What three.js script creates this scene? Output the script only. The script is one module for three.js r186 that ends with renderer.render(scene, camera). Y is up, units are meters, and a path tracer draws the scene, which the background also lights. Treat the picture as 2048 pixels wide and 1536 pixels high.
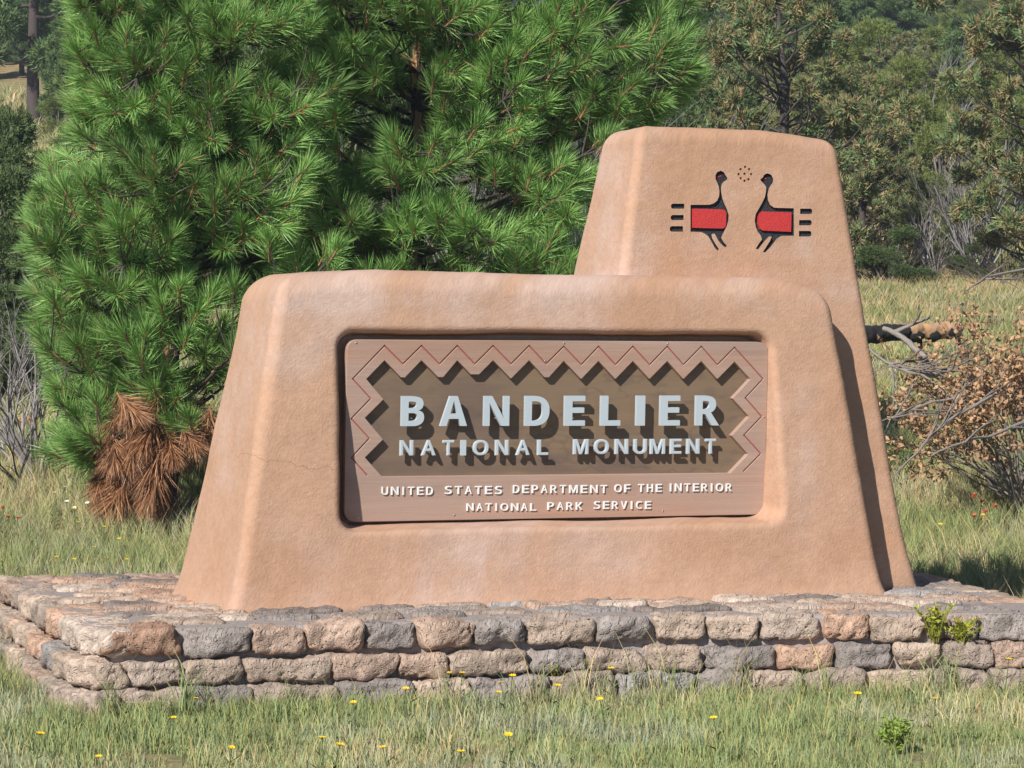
import * as THREE from 'three';
import { Sky } from 'three/addons/objects/Sky.js';
import { ImprovedNoise } from 'three/addons/math/ImprovedNoise.js';
import { mergeVertices, mergeGeometries } from 'three/addons/utils/BufferGeometryUtils.js';
import { FontLoader } from 'three/addons/loaders/FontLoader.js';
import { TextGeometry } from 'three/addons/geometries/TextGeometry.js';
import { Brush, Evaluator, SUBTRACTION } from 'three-bvh-csg';

// ---------------------------------------------------------------- camera, sky, sun, exposure
const scene = new THREE.Scene();
const EYE = 1.73, F = 5685;                                   // eye height, focal length for a 2048 px wide picture
const camera = new THREE.PerspectiveCamera(2 * Math.atan(768 / F) * 180 / Math.PI, 4 / 3, 0.5, 9000);
camera.position.set(0, EYE, 0);
camera.lookAt(0, EYE, -10);
const SUN = new THREE.Vector3(-0.76, 1.12, 1.364).normalize();
const sky = new Sky();
sky.name = 'sky'; sky.scale.setScalar(8000);
sky.material.uniforms.sunPosition.value.copy(SUN);
sky.material.uniforms.turbidity.value = 1.8;
sky.material.uniforms.rayleigh.value = 0.65;
sky.material.uniforms.mieCoefficient.value = 0.004;
sky.userData.kind = 'structure';
scene.add(sky);
scene.environmentIntensity = 0.1;
const sun = new THREE.DirectionalLight(new THREE.Color(1, 0.95, 0.87), 5);
sun.position.copy(SUN).multiplyScalar(60).add(new THREE.Vector3(0, 0, -25));
sun.target.position.set(0, 1, -25);
sun.castShadow = true;
sun.shadow.mapSize.set(4096, 4096);
Object.assign(sun.shadow.camera, { left: -45, right: 45, top: 45, bottom: -45, near: 1, far: 220 });
scene.add(sun, sun.target);
const renderer = new THREE.WebGLRenderer({ antialias: true });
renderer.toneMapping = THREE.LinearToneMapping;
renderer.toneMappingExposure = 1.33;
renderer.shadowMap.enabled = true;
scene.fog = new THREE.FogExp2(new THREE.Color(0.62, 0.72, 0.88), 0.0005);

// ---------------------------------------------------------------- small helpers
const rngOf = (s) => { let a = s >>> 0; return () => { a = (a + 0x6d2b79f5) | 0; let t = Math.imul(a ^ (a >>> 15), 1 | a); t = (t + Math.imul(t ^ (t >>> 7), 61 | t)) ^ t; return ((t ^ (t >>> 14)) >>> 0) / 4294967296; }; };
const perlin = new ImprovedNoise();
const N3 = (x, y, z) => perlin.noise(x + 31.7, y + 17.3, z + 53.1);
const fbm = (x, y, z, o = 3) => { let s = 0, a = 1, t = 0; for (let i = 0; i < o; i++) { s += a * N3(x, y, z); t += a; a *= 0.5; x *= 2.03; y *= 2.03; z *= 2.03; } return s / t; };
const clamp = (x, a = 0, b = 1) => Math.min(b, Math.max(a, x));
const sstep = (a, b, x) => { const t = clamp((x - a) / (b - a)); return t * t * (3 - 2 * t); };
const lerp = (a, b, t) => a + (b - a) * t;
const V3 = (x, y, z) => new THREE.Vector3(x, y, z);
const names = new Map();
function numbered(n) { const k = names.get(n) ?? 0; names.set(n, k + 1); return k ? n + '_' + String(k).padStart(3, '0') : n; }
function thing(name, label, category, pos = [0, 0, 0], group, turn = 0) {
  const o = new THREE.Group(); o.name = numbered(name); o.position.set(...pos); o.rotation.y = turn;
  o.userData = { label, category }; if (group) o.userData.group = group;
  scene.add(o); return o;
}
function part(parent, name, geometry, material, label) {
  const m = new THREE.Mesh(geometry, material); m.name = name; m.castShadow = m.receiveShadow = true;
  if (label) m.userData.label = label;
  parent.add(m); return m;
}
// mesh collector
class MB {
  constructor() { this.p = []; this.c = []; this.i = []; this.u = []; this.n = 0; }
  v(x, y, z, c, u = 0, w = 0) { this.p.push(x, y, z); if (c) this.c.push(c[0], c[1], c[2]); this.u.push(u, w); return this.n++; }
  tri(a, b, c) { this.i.push(a, b, c); }
  geo() {
    const g = new THREE.BufferGeometry();
    g.setAttribute('position', new THREE.Float32BufferAttribute(this.p, 3));
    g.setAttribute('uv', new THREE.Float32BufferAttribute(this.u, 2));
    if (this.c.length) g.setAttribute('color', new THREE.Float32BufferAttribute(this.c, 3));
    g.setIndex(this.i); g.computeVertexNormals(); return g;
  }
}
const _a = V3(), _b = V3(), _t = V3(), _x = V3(), _y = V3();
function tube(mb, pts, radii, sides = 6, col) {                // a tapered tube through points
  let prev = null, len = 0;
  for (let k = 0; k < pts.length; k++) {
    _t.subVectors(pts[Math.min(k + 1, pts.length - 1)], pts[Math.max(k - 1, 0)]).normalize();
    if (k) len += pts[k].distanceTo(pts[k - 1]);
    if (!prev) { _x.set(Math.abs(_t.y) < 0.9 ? 0 : 1, Math.abs(_t.y) < 0.9 ? 1 : 0, 0).cross(_t).normalize(); prev = _x.clone(); }
    else { prev.addScaledVector(_t, -prev.dot(_t)).normalize(); }
    _y.crossVectors(_t, prev);
    const r = radii[k], base = mb.n;
    for (let s = 0; s <= sides; s++) {
      const a = s / sides * Math.PI * 2, ca = Math.cos(a) * r, sa = Math.sin(a) * r;
      mb.v(pts[k].x + prev.x * ca + _y.x * sa, pts[k].y + prev.y * ca + _y.y * sa, pts[k].z + prev.z * ca + _y.z * sa, col, s / sides * 0.5, len);
    }
    if (k) for (let s = 0; s < sides; s++) { const q = base + s, w = q - sides - 1; mb.tri(w, w + 1, q); mb.tri(q, w + 1, q + 1); }
  }
  const e = pts[pts.length - 1], tip = mb.v(e.x, e.y, e.z, col, 0, len), b0 = tip - sides - 1;
  for (let s = 0; s < sides; s++) mb.tri(b0 + s, b0 + s + 1, tip);
}
// the terrain: level by the road, rising to a wooded slope
const TER = [[-40, 0], [18, 0], [21, 0.12], [24, 0.42], [28, 0.86], [33, 1.42], [40, 2.2], [50, 3.1], [60, 3.95], [70, 5.2], [80, 6.7], [95, 9.0], [110, 11.4], [150, 17.3], [200, 24.5], [260, 30], [330, 30], [600, 12], [9000, 0]];
function groundH(x, d) {
  let k = 0; while (k < TER.length - 2 && TER[k + 1][0] < d) k++;
  const [a, ya] = TER[k], [b, yb] = TER[k + 1], t = (d - a) / (b - a);
  const near = sstep(17, 40, d);
  return lerp(ya, yb, t) + fbm(x * 0.35, d * 0.35, 1, 2) * (0.05 + 0.12 * near) + fbm(x * 0.03, d * 0.03, 7, 2) * 1.6 * sstep(45, 120, d);
}
const gy = (x, z) => groundH(x, -z);
const ray = (px, py, d) => V3((px - 1024) / F * d, EYE + (768 - py) / F * d, -d);   // where a direction of the photograph reaches a distance
function hit(px, py, above = 0) {                              // ... and where it reaches the terrain
  for (let d = 11; d < 320; d += 0.05) { const p = ray(px, py, d); if (p.y <= groundH(p.x, d) + above) { p.y = groundH(p.x, d); return p; } }
  return ray(px, py, 320);
}
const onGround = (px, d) => { const x = (px - 1024) / F * d; return V3(x, groundH(x, d), -d); };

// ---------------------------------------------------------------- procedural textures
function pnoise(seed) {                                        // periodic value noise
  const r = rngOf(seed), T = new Float32Array(65536); for (let i = 0; i < 65536; i++) T[i] = r();
  return (x, y, per) => {
    const xi = Math.floor(x), yi = Math.floor(y), fx = x - xi, fy = y - yi, u = fx * fx * (3 - 2 * fx), v = fy * fy * (3 - 2 * fy);
    const m = (n) => ((n % per) + per) % per, h = (i, j) => T[(m(i) * 251 + m(j) * 57 + per * 13) & 65535];
    return lerp(lerp(h(xi, yi), h(xi + 1, yi), u), lerp(h(xi, yi + 1), h(xi + 1, yi + 1), u), v);
  };
}
function pfbm(n, u, v, per, o) { let s = 0, a = 1, t = 0; for (let i = 0; i < o; i++) { s += a * n(u * per, v * per, per); t += a; a *= 0.55; per *= 2; } return s / t; }
function tex(w, h, fn, srgb = false) {
  const d = new Uint8Array(w * h * 4);
  for (let y = 0; y < h; y++) for (let x = 0; x < w; x++) {
    const c = fn((x + 0.5) / w, (y + 0.5) / h), o = (y * w + x) * 4;
    for (let k = 0; k < 3; k++) { const q = clamp(typeof c === 'number' ? c : c[k]); d[o + k] = 255 * (srgb ? (q < 0.0031308 ? 12.92 * q : 1.055 * Math.pow(q, 1 / 2.4) - 0.055) : q); }
    d[o + 3] = 255;
  }
  const t = new THREE.DataTexture(d, w, h); t.magFilter = THREE.LinearFilter; t.minFilter = THREE.LinearMipmapLinearFilter;
  t.wrapS = t.wrapT = THREE.RepeatWrapping; if (srgb) t.colorSpace = THREE.SRGBColorSpace; t.needsUpdate = true; return t;
}
const rep = (t, x, y = x) => { const q = t.clone(); q.repeat.set(x, y); q.needsUpdate = true; return q; };
const mix3 = (a, b, t) => [lerp(a[0], b[0], t), lerp(a[1], b[1], t), lerp(a[2], b[2], t)];
const n1 = pnoise(1), n2 = pnoise(2), n3 = pnoise(3), n4 = pnoise(4);

const STW = 5.2, STH = 3.4;                                    // stucco sheet in metres
const crack = []; { const r = rngOf(77); let u = -0.75, h = 0.93; while (u < 0.85) { crack.push([u, h]); u += 0.012 + r() * 0.02; h += (r() - 0.52) * 0.028; } }
const stuccoMap = tex(2048, 1344, (u, v) => {
  const x = u * STW - 0.8, y = v * STH - 0.3;
  const base = [0.47, 0.283, 0.186], pale = [0.52, 0.37, 0.305], ochre = [0.43, 0.24, 0.144];
  const big = pfbm(n1, u, v, 5, 4), mid = pfbm(n2, u, v, 14, 4), streak = pfbm(n3, u, v * 0.12, 24, 3), fine = pfbm(n4, u, v, 160, 3);
  let p = 0.75 * sstep(0.5, 0.8, big * 0.55 + mid * 0.3 + streak * 0.25);
  const blob = (cx, cy, rx, ry) => Math.exp(-(((x - cx) / rx) ** 2) - (((y - cy) / ry) ** 2));
  p += (blob(1.5, 0.27, 1.1, 0.2) + blob(0.7, 1.75, 0.6, 0.1) + blob(2.4, 1.86, 1.3, 0.1) + blob(3.55, 0.85, 0.1, 0.5) * 0.8 + blob(3.35, 2.72, 0.1, 0.4) * 0.8 + blob(3.3, 2.0, 0.08, 0.22)) * sstep(0.3, 0.62, mid * 0.5 + streak * 0.6) * 0.7;
  let c = mix3(base, pale, clamp(p));
  c = mix3(c, ochre, sstep(0.5, 0.72, pfbm(n2, u + 0.37, v + 0.11, 7, 4)) * 0.6);
  const f = 0.89 + 0.22 * fine; c = [c[0] * f, c[1] * f, c[2] * f];
  return c;
}, true);
{ // hairline crack drawn into the sheet
  const d = stuccoMap.image.data;
  for (let k = 1; k < crack.length; k++) for (let q = 0; q < 14; q++) {
    const t = q / 14, x = Math.round((lerp(crack[k - 1][0], crack[k][0], t) + 0.8) / STW * 2048), y = Math.round((lerp(crack[k - 1][1], crack[k][1], t) + 0.3) / STH * 1344);
    if (x < 0) continue;
    const o = (y * 2048 + x) * 4; for (let c = 0; c < 3; c++) d[o + c] *= 0.86;
  }
}
stuccoMap.repeat.set(1 / STW, 1 / STH); stuccoMap.offset.set(0.8 / STW, 0.3 / STH);
const stuccoBump = tex(1024, 1024, (u, v) => 0.2 * pfbm(n1, u, v, 24, 4) + 0.6 * pfbm(n2, u, v, 85, 3) + 0.2 * pfbm(n3, u, v, 9, 2));
const pits = new Float32Array(1024 * 1024);
{ const r = rngOf(5150); for (let k = 0; k < 900; k++) { const cx = r() * 1024, cy = r() * 1024, R = 4 + Math.pow(r(), 4) * 20, ry = R * (0.6 + r() * 0.5); for (let y = -24; y <= 24; y++) for (let x = -24; x <= 24; x++) { const q = (x / R) ** 2 + (y / ry) ** 2; if (q < 1) { const i = ((cy + y) & 1023) * 1024 + ((cx + x) & 1023); pits[i] = Math.max(pits[i], Math.sqrt(1 - q) * Math.min(1, R / 10)); } } } }
const stoneBump = tex(1024, 1024, (u, v) => 0.62 + 0.35 * (pfbm(n2, u, v, 80, 3) - 0.5) + 0.3 * (pfbm(n1, u, v, 14, 3) - 0.5) - 0.6 * pits[Math.floor(v * 1024) * 1024 + Math.floor(u * 1024)]);
const stoneMap = tex(1024, 1024, (u, v) => {
  const a = pfbm(n2, u, v, 6, 4), b = pfbm(n1, u, v, 50, 3), g = pfbm(n3, u, v, 12, 3);
  const k = 0.72 + 0.5 * (a - 0.5) + 0.45 * (b - 0.5), w = sstep(0.55, 0.75, g) * 0.3;
  return [k + w * 0.4, k * 0.98 + w * 0.4, k * 0.96 + w * 0.4].map((q) => clamp(q * 1.1));
}, true);
const barkMap = tex(512, 1024, (u, v) => {
  const c = pfbm(n1, u, v * 0.4, 9, 4), b = pfbm(n2, u, v, 40, 3), f = sstep(0.42, 0.56, c);
  return mix3([0.05, 0.04, 0.035], mix3([0.36, 0.17, 0.085], [0.46, 0.27, 0.16], b), f);
}, true);
const woodMap = tex(1024, 512, (u, v) => {
  const g = pfbm(n1, u * 0.08, v, 60, 3), l = pfbm(n2, u * 0.25, v, 10, 3), s = pfbm(n4, u * 0.5, v, 6, 3);
  const k = 0.86 + 0.14 * (g - 0.5) + 0.2 * (l - 0.5);
  return mix3([k, k, k], [k * 1.02, k * 0.9, k * 0.82], sstep(0.45, 0.8, s));
}, true);
const boardMap = tex(1024, 512, (u, v) => {
  const l = pfbm(n2, u, v, 7, 5), sc = Math.abs(pfbm(n3, u, v, 5, 5) - 0.5), g = pfbm(n1, u * 0.06, v, 50, 2), s2 = pfbm(n4, u, v, 11, 4);
  let c = mix3([0.21, 0.142, 0.088], [0.168, 0.115, 0.082], sstep(0.4, 0.65, l));
  c = mix3(c, [0.1, 0.07, 0.065], sstep(0.022, 0.0, sc) * 0.35 + sstep(0.62, 0.75, s2) * 0.35);
  return c.map((q) => q * (0.93 + 0.14 * g));
}, true);
const woodBump = tex(512, 512, (u, v) => pfbm(n1, u * 0.1, v, 60, 3));
const groundMap = tex(1024, 1024, (u, v) => {
  const a = pfbm(n1, u, v, 7, 5), b = pfbm(n2, u, v, 30, 4), c = pfbm(n3, u, v, 90, 3), e = pfbm(n4, u, v, 5, 4);
  let k = mix3([0.27, 0.2, 0.125], [0.35, 0.28, 0.18], b);
  k = mix3(k, [0.13, 0.16, 0.06], sstep(0.44, 0.62, a * 0.6 + c * 0.4));
  k = mix3(k, [0.3, 0.26, 0.15], sstep(0.55, 0.7, e) * 0.5);
  return k.map((q) => q * (0.7 + 0.6 * c));
}, true);
const groundBump = tex(512, 512, (u, v) => 0.6 * pfbm(n2, u, v, 20, 4) + 0.4 * pfbm(n3, u, v, 60, 2));

const std = (o) => new THREE.MeshStandardMaterial({ roughness: 0.9, metalness: 0, side: THREE.DoubleSide, ...o });
const col = (r, g, b) => new THREE.Color().setRGB(r, g, b);
const M = {
  stucco: std({ name: 'stucco', map: stuccoMap, bumpMap: rep(stuccoBump, 1.1), bumpScale: 0.0034, roughness: 0.95 }),
  mortar: std({ name: 'mortar', color: col(0.33, 0.285, 0.265), bumpMap: rep(stoneBump, 1.3), bumpScale: 0.01 }),
  panelPaint: std({ name: 'panel_paint', color: col(0.46, 0.315, 0.25), map: rep(woodMap, 1 / 3.3, 1 / 1.4), bumpMap: rep(woodBump, 0.5, 1), bumpScale: 0.0015, roughness: 0.62 }),
  board: std({ name: 'back_board', map: rep(boardMap, 1 / 3.3, 1 / 1.4), roughness: 0.7, bumpMap: rep(woodBump, 0.6, 1), bumpScale: 0.001 }),
  groove: std({ name: 'red_groove', color: col(0.37, 0.09, 0.08), roughness: 0.7 }),
  letter: std({ name: 'letter_paint', color: col(0.46, 0.525, 0.565), roughness: 0.45 }),
  white: std({ name: 'white_paint', color: col(0.78, 0.77, 0.75), roughness: 0.4 }),
  black: std({ name: 'black_paint', color: col(0.022, 0.023, 0.028), roughness: 0.6, bumpMap: rep(stuccoBump, 2), bumpScale: 0.005 }),
  red: std({ name: 'red_paint', color: col(0.48, 0.032, 0.03), roughness: 0.6, bumpMap: rep(stuccoBump, 2), bumpScale: 0.004 }),
  screw: std({ name: 'screw', color: col(0.45, 0.43, 0.4), roughness: 0.35, metalness: 0.9 }),
  bark: std({ name: 'pine_bark', map: rep(barkMap, 2, 0.8), bumpMap: rep(barkMap, 2, 0.8), bumpScale: 0.02 }),
  twig: std({ name: 'twig', vertexColors: true, roughness: 0.9 }),
  needle: std({ name: 'needles', vertexColors: true, roughness: 0.45 }),
  leaf: std({ name: 'leaves', vertexColors: true, roughness: 0.75 }),
  grey: std({ name: 'dead_wood', color: col(0.34, 0.3, 0.275), map: rep(stoneMap, 6, 1.5), bumpMap: rep(woodBump, 4, 1), bumpScale: 0.006, roughness: 0.95 }),
  char: std({ name: 'charred_wood', color: col(0.02, 0.018, 0.018), roughness: 0.95, bumpMap: rep(stoneBump, 2), bumpScale: 0.02 }),
  bare: std({ name: 'bare_wood', color: col(0.55, 0.34, 0.19), map: rep(woodMap, 0.7, 3), roughness: 0.85 }),
  grass: std({ name: 'grass_blades', roughness: 0.7 }),
};

// ---------------------------------------------------------------- ground, hill
{
  const mb = new MB(), D = [];
  for (let d = -30; d < 9; d += 3) D.push(d);
  for (let d = 9; d < 9000; d *= d < 60 ? 1.012 : d < 400 ? 1.025 : 1.25) D.push(d);
  const nx = 150;
  for (const d of D) for (let i = 0; i <= nx; i++) {
    const t = i / nx * 2 - 1, half = d < 9 ? 40 : Math.max(40, d * 1.1), x = Math.sign(t) * Math.pow(Math.abs(t), 1.7) * half;
    const g = fbm(x * 0.12, d * 0.12, 3, 3), k = 1 + 0.25 * fbm(x * 0.6, d * 0.6, 9, 3);
    const dry = sstep(-0.15, 0.25, g) * sstep(20, 60, d), c = mix3([0.95, 1.0, 0.8], [1.15, 0.98, 0.76], dry);
    mb.v(x, groundH(x, d), -d, c.map((q) => q * k), x / 3, d / 3);
  }
  for (let j = 0; j < D.length - 1; j++) for (let i = 0; i < nx; i++) { const a = j * (nx + 1) + i, b = a + nx + 1; mb.tri(a, a + 1, b); mb.tri(b, a + 1, b + 1); }
  const m = part(scene, 'ground', mb.geo(), std({ name: 'ground', map: groundMap, vertexColors: true, bumpMap: groundBump, bumpScale: 0.03 }));
  m.userData.kind = 'structure';
  const hb = new MB();
  for (let j = 0; j <= 24; j++) for (let i = 0; i <= 80; i++) {
    const x = lerp(-150, 800, i / 80), t = j / 24, d = lerp(900, 1500, t);
    const prof = 150 * sstep(-150, 250, x) * (1 + 0.25 * fbm(x * 0.012, 4, 2, 3));
    hb.v(x, Math.sin(Math.min(1, t * 1.2) * Math.PI / 2) * prof + fbm(x * 0.03, d * 0.03, 5, 3) * 12 - 10, -d, null, x / 40, d / 40);
  }
  for (let j = 0; j < 24; j++) for (let i = 0; i < 80; i++) { const a = j * 81 + i, b = a + 81; hb.tri(a, a + 1, b); hb.tri(b, a + 1, b + 1); }
  const hm = part(scene, 'distant_hill', hb.geo(), std({ name: 'wooded_hill', color: col(0.5, 0.6, 0.6), map: groundMap }));
  hm.userData.kind = 'structure';
}

// ---------------------------------------------------------------- the adobe monument
const TURN = 21.04 * Math.PI / 180, BASE = V3(-1.573, 0.45, -16.0);
const monument = thing('entrance_monument', 'stepped tan adobe entrance monument with a recessed sign panel, standing on the stone plinth', 'monument', BASE.toArray(), null, TURN);
const eU = V3(Math.cos(TURN), 0, -Math.sin(TURN)), eN = V3(Math.sin(TURN), 0, Math.cos(TURN));
function onFace(px, py, vOf) {                                 // photo direction -> (u, h) on the monument surface at depth vOf(h)
  const r = V3((px - 1024) / F, (768 - py) / F, -1), o = V3(0, EYE, 0).sub(BASE); let v = vOf(1), u = 0, h = 0;
  for (let k = 0; k < 6; k++) { const t = (-v - o.dot(eN)) / r.dot(eN); u = o.dot(eU) + r.dot(eU) * t; h = o.y + r.y * t; v = vOf(h); }
  return [u, h];
}
const box2 = (x, z, cx, cz, hx, hz, r) => { const qx = Math.abs(x - cx) - hx + r, qz = Math.abs(z - cz) - hz + r; return Math.min(Math.max(qx, qz), 0) + Math.hypot(Math.max(qx, 0), Math.max(qz, 0)) - r; };
const roundMax = (a, b, r) => Math.min(Math.max(a, b), -r) + Math.hypot(Math.max(a + r, 0), Math.max(b + r, 0));
const wob = (x, y, z, s) => s * (0.014 * N3(x * 1.1, y * 1.1, z * 1.1) + 0.007 * N3(x * 3.1, y * 3.1, z * 3.1 + 4) + 0.003 * N3(x * 9, y * 9, z * 9));
const PANEL_V = 0.2, TILT = 0.05, PIVOT_H = 1.54;                  // the panel leans: its foot stands deeper in the recess
const panelV = (v) => (h) => v + TILT * (PIVOT_H - h);
const HOLE = [[680, 660], [1552, 662], [1546, 1043], [688, 1049]].map(([a, b]) => onFace(a, b, () => 0.12));
const hx0 = (HOLE[0][0] + HOLE[3][0]) / 2, hx1 = (HOLE[1][0] + HOLE[2][0]) / 2, hy0 = (HOLE[2][1] + HOLE[3][1]) / 2, hy1 = (HOLE[0][1] + HOLE[1][1]) / 2 - 0.012;
function frontSDF(x, y, z) {
  const foot = 0.035 * Math.exp(-Math.max(y, 0) / 0.07);
  const xl = 0.178 * y - foot, xr = 4.15 - 0.145 * y + foot * 0.5, zf = -(0.11 * y) + foot, zb = -(1.33 - 0.2 * y);
  let d = box2(x, z, (xl + xr) / 2, (zf + zb) / 2, (xr - xl) / 2, (zf - zb) / 2, 0.075);
  const top = 1.945 - 0.1 * sstep(3.3, 4.05, x) * sstep(3.3, 4.05, x) - 0.03 * sstep(0.9, 0.2, x);
  d = roundMax(d, y - top, 0.145);
  const fl = 0.22 * (z + PANEL_V);                               // the opening splays outward
  const hole = Math.max(box2(x, y, (hx0 + hx1) / 2, (hy0 + hy1) / 2, (hx1 - hx0) / 2 + fl, (hy1 - hy0) / 2 + fl * 0.6, 0.1), -(z + PANEL_V + 0.12));
  d = roundMax(d, -hole, 0.035);
  return d + wob(x, y, z, 1);
}
const backV = (h) => 0.28 + 0.115 * h;
function backSDF(x, y, z) {
  const foot = 0.05 * Math.exp(-Math.max(y, 0) / 0.25);
  const xl = 2.25 + 0.178 * y, xr = 4.49 - 0.125 * y + foot, zf = -backV(y), zb = -(1.62 - 0.15 * y);
  let d = box2(x, z, (xl + xr) / 2, (zf + zb) / 2, (xr - xl) / 2, (zf - zb) / 2, 0.06);
  const top = 2.885 - 0.055 * sstep(3.6, 4.25, x);
  d = roundMax(d, y - top, 0.1);
  return d + wob(x + 9, y, z, 0.8);
}
function surfaceNets(f, lo, hi, cell) {
  const nx = Math.ceil((hi[0] - lo[0]) / cell) + 1, ny = Math.ceil((hi[1] - lo[1]) / cell) + 1, nz = Math.ceil((hi[2] - lo[2]) / cell) + 1;
  const S = new Float32Array(nx * ny * nz), at = (i, j, k) => (k * ny + j) * nx + i;
  const B = 4;                                                   // skip blocks far from the surface
  for (let k0 = 0; k0 < nz; k0 += B) for (let j0 = 0; j0 < ny; j0 += B) for (let i0 = 0; i0 < nx; i0 += B) {
    const c = f(lo[0] + (i0 + 1.5) * cell, lo[1] + (j0 + 1.5) * cell, lo[2] + (k0 + 1.5) * cell), skip = Math.abs(c) > cell * 7 + 0.03;
    for (let k = k0; k < Math.min(nz, k0 + B); k++) for (let j = j0; j < Math.min(ny, j0 + B); j++) for (let i = i0; i < Math.min(nx, i0 + B); i++)
      S[at(i, j, k)] = skip ? c : f(lo[0] + i * cell, lo[1] + j * cell, lo[2] + k * cell);
  }
  const id = new Int32Array(nx * ny * nz).fill(-1), P = [], I = [];
  const E = [[0, 1], [0, 2], [0, 4], [1, 3], [1, 5], [2, 3], [2, 6], [3, 7], [4, 5], [4, 6], [5, 7], [6, 7]];
  for (let k = 0; k < nz - 1; k++) for (let j = 0; j < ny - 1; j++) for (let i = 0; i < nx - 1; i++) {
    const v = []; let m = 0;
    for (let c = 0; c < 8; c++) { v[c] = S[at(i + (c & 1), j + ((c >> 1) & 1), k + (c >> 2))]; if (v[c] < 0) m |= 1 << c; }
    if (m === 0 || m === 255) continue;
    let x = 0, y = 0, z = 0, n = 0;
    for (const [a, b] of E) if ((v[a] < 0) !== (v[b] < 0)) {
      const t = v[a] / (v[a] - v[b]);
      x += lerp(a & 1, b & 1, t); y += lerp((a >> 1) & 1, (b >> 1) & 1, t); z += lerp(a >> 2, b >> 2, t); n++;
    }
    id[at(i, j, k)] = P.length / 3; P.push(lo[0] + (i + x / n) * cell, lo[1] + (j + y / n) * cell, lo[2] + (k + z / n) * cell);
  }
  const quad = (a, b, c, d, flip) => { if (flip) I.push(a, c, b, a, d, c); else I.push(a, b, c, a, c, d); };
  for (let k = 1; k < nz - 1; k++) for (let j = 1; j < ny - 1; j++) for (let i = 1; i < nx - 1; i++) {
    const s = S[at(i, j, k)] < 0;
    if (s !== (S[at(i + 1, j, k)] < 0)) quad(id[at(i, j - 1, k - 1)], id[at(i, j, k - 1)], id[at(i, j, k)], id[at(i, j - 1, k)], !s);
    if (s !== (S[at(i, j + 1, k)] < 0)) quad(id[at(i - 1, j, k - 1)], id[at(i - 1, j, k)], id[at(i, j, k)], id[at(i, j, k - 1)], !s);
    if (s !== (S[at(i, j, k + 1)] < 0)) quad(id[at(i - 1, j - 1, k)], id[at(i, j - 1, k)], id[at(i, j, k)], id[at(i - 1, j, k)], !s);
  }
  const g = new THREE.BufferGeometry(), n = P.length / 3, NR = new Float32Array(P.length), UV = new Float32Array(n * 2), e = cell * 0.6;
  for (let q = 0; q < n; q++) {
    const x = P[q * 3], y = P[q * 3 + 1], z = P[q * 3 + 2];
    _a.set(f(x + e, y, z) - f(x - e, y, z), f(x, y + e, z) - f(x, y - e, z), f(x, y, z + e) - f(x, y, z - e)).normalize();
    NR.set([_a.x, _a.y, _a.z], q * 3); UV[q * 2] = x + z; UV[q * 2 + 1] = y + z * 0.25 * Math.abs(_a.y);
  }
  g.setAttribute('position', new THREE.Float32BufferAttribute(P, 3)); g.setAttribute('normal', new THREE.BufferAttribute(NR, 3)); g.setAttribute('uv', new THREE.BufferAttribute(UV, 2));
  g.setIndex(I); return g;
}
const cap = (f, y0) => (x, y, z) => Math.max(f(x, y, z), y0 - y);
part(monument, 'front_block', surfaceNets(cap(frontSDF, -0.08), [-0.15, -0.12, -1.45], [4.35, 2.02, 0.12], 0.0155), M.stucco);

// the emblem: two birds, tail feathers and a ring of dots cut into the upper block
const Z5 = (x, y) => onFace(1300 + x / 5.389, 300 + y / 5.389, backV);
const shapeOf = (pts, smooth) => { const v = pts.map(([x, y]) => new THREE.Vector2(...Z5(x, y))); return new THREE.Shape(smooth ? new THREE.SplineCurve([...v, v[0]]).getPoints(pts.length * 3).slice(0, -1) : v); };
function roundRect(x0, y0, x1, y1, rl, rr) {                   // in zoomed picture units, round left or right ends
  const p = [], arc = (cx, cy, r, a0) => { for (let k = 0; k <= 4; k++) { const a = a0 + k / 4 * Math.PI / 2; p.push([cx + Math.cos(a) * r, cy + Math.sin(a) * r]); } };
  arc(x1 - rr, y1 - rr, rr, 0); arc(x0 + rl, y1 - rl, rl, Math.PI / 2); arc(x0 + rl, y0 + rl, rl, Math.PI); arc(x1 - rr, y0 + rr, rr, 1.5 * Math.PI);
  return p;
}
function prism(shape, back, front, skin) {                     // follows the sloping face: z measured from the face
  const g = new THREE.ExtrudeGeometry(shape, { depth: 1, bevelEnabled: false, curveSegments: 6 });
  const p = g.attributes.position, uv = new Float32Array(p.count * 2);
  for (let k = 0; k < p.count; k++) { const x = p.getX(k), y = p.getY(k); p.setZ(k, -backV(y) - wob(x + 9, y, -backV(y), 0.8) + (p.getZ(k) > 0.5 ? front : back)); uv[k * 2] = x; uv[k * 2 + 1] = y; }
  g.setAttribute('uv', new THREE.BufferAttribute(uv, 2)); g.clearGroups(); g.computeVertexNormals(); return g;
}
const birdL = [[765, 222], [800, 240], [815, 270], [835, 300], [835, 318], [800, 340], [776, 365], [768, 395], [768, 445], [780, 520], [800, 575], [830, 640], [848, 700], [846, 760], [830, 820], [800, 880], [776, 925], [770, 950], [800, 1000], [830, 1028], [820, 1050], [790, 1035], [740, 980], [715, 930], [698, 902], [680, 902], [665, 910], [672, 950], [705, 1010], [745, 1068], [730, 1086], [700, 1055], [660, 980], [630, 930], [600, 905], [560, 885], [440, 880], [440, 590], [640, 590], [690, 575], [725, 545], [745, 500], [750, 450], [745, 400], [725, 350], [708, 310], [708, 270], [725, 238]];
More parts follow.
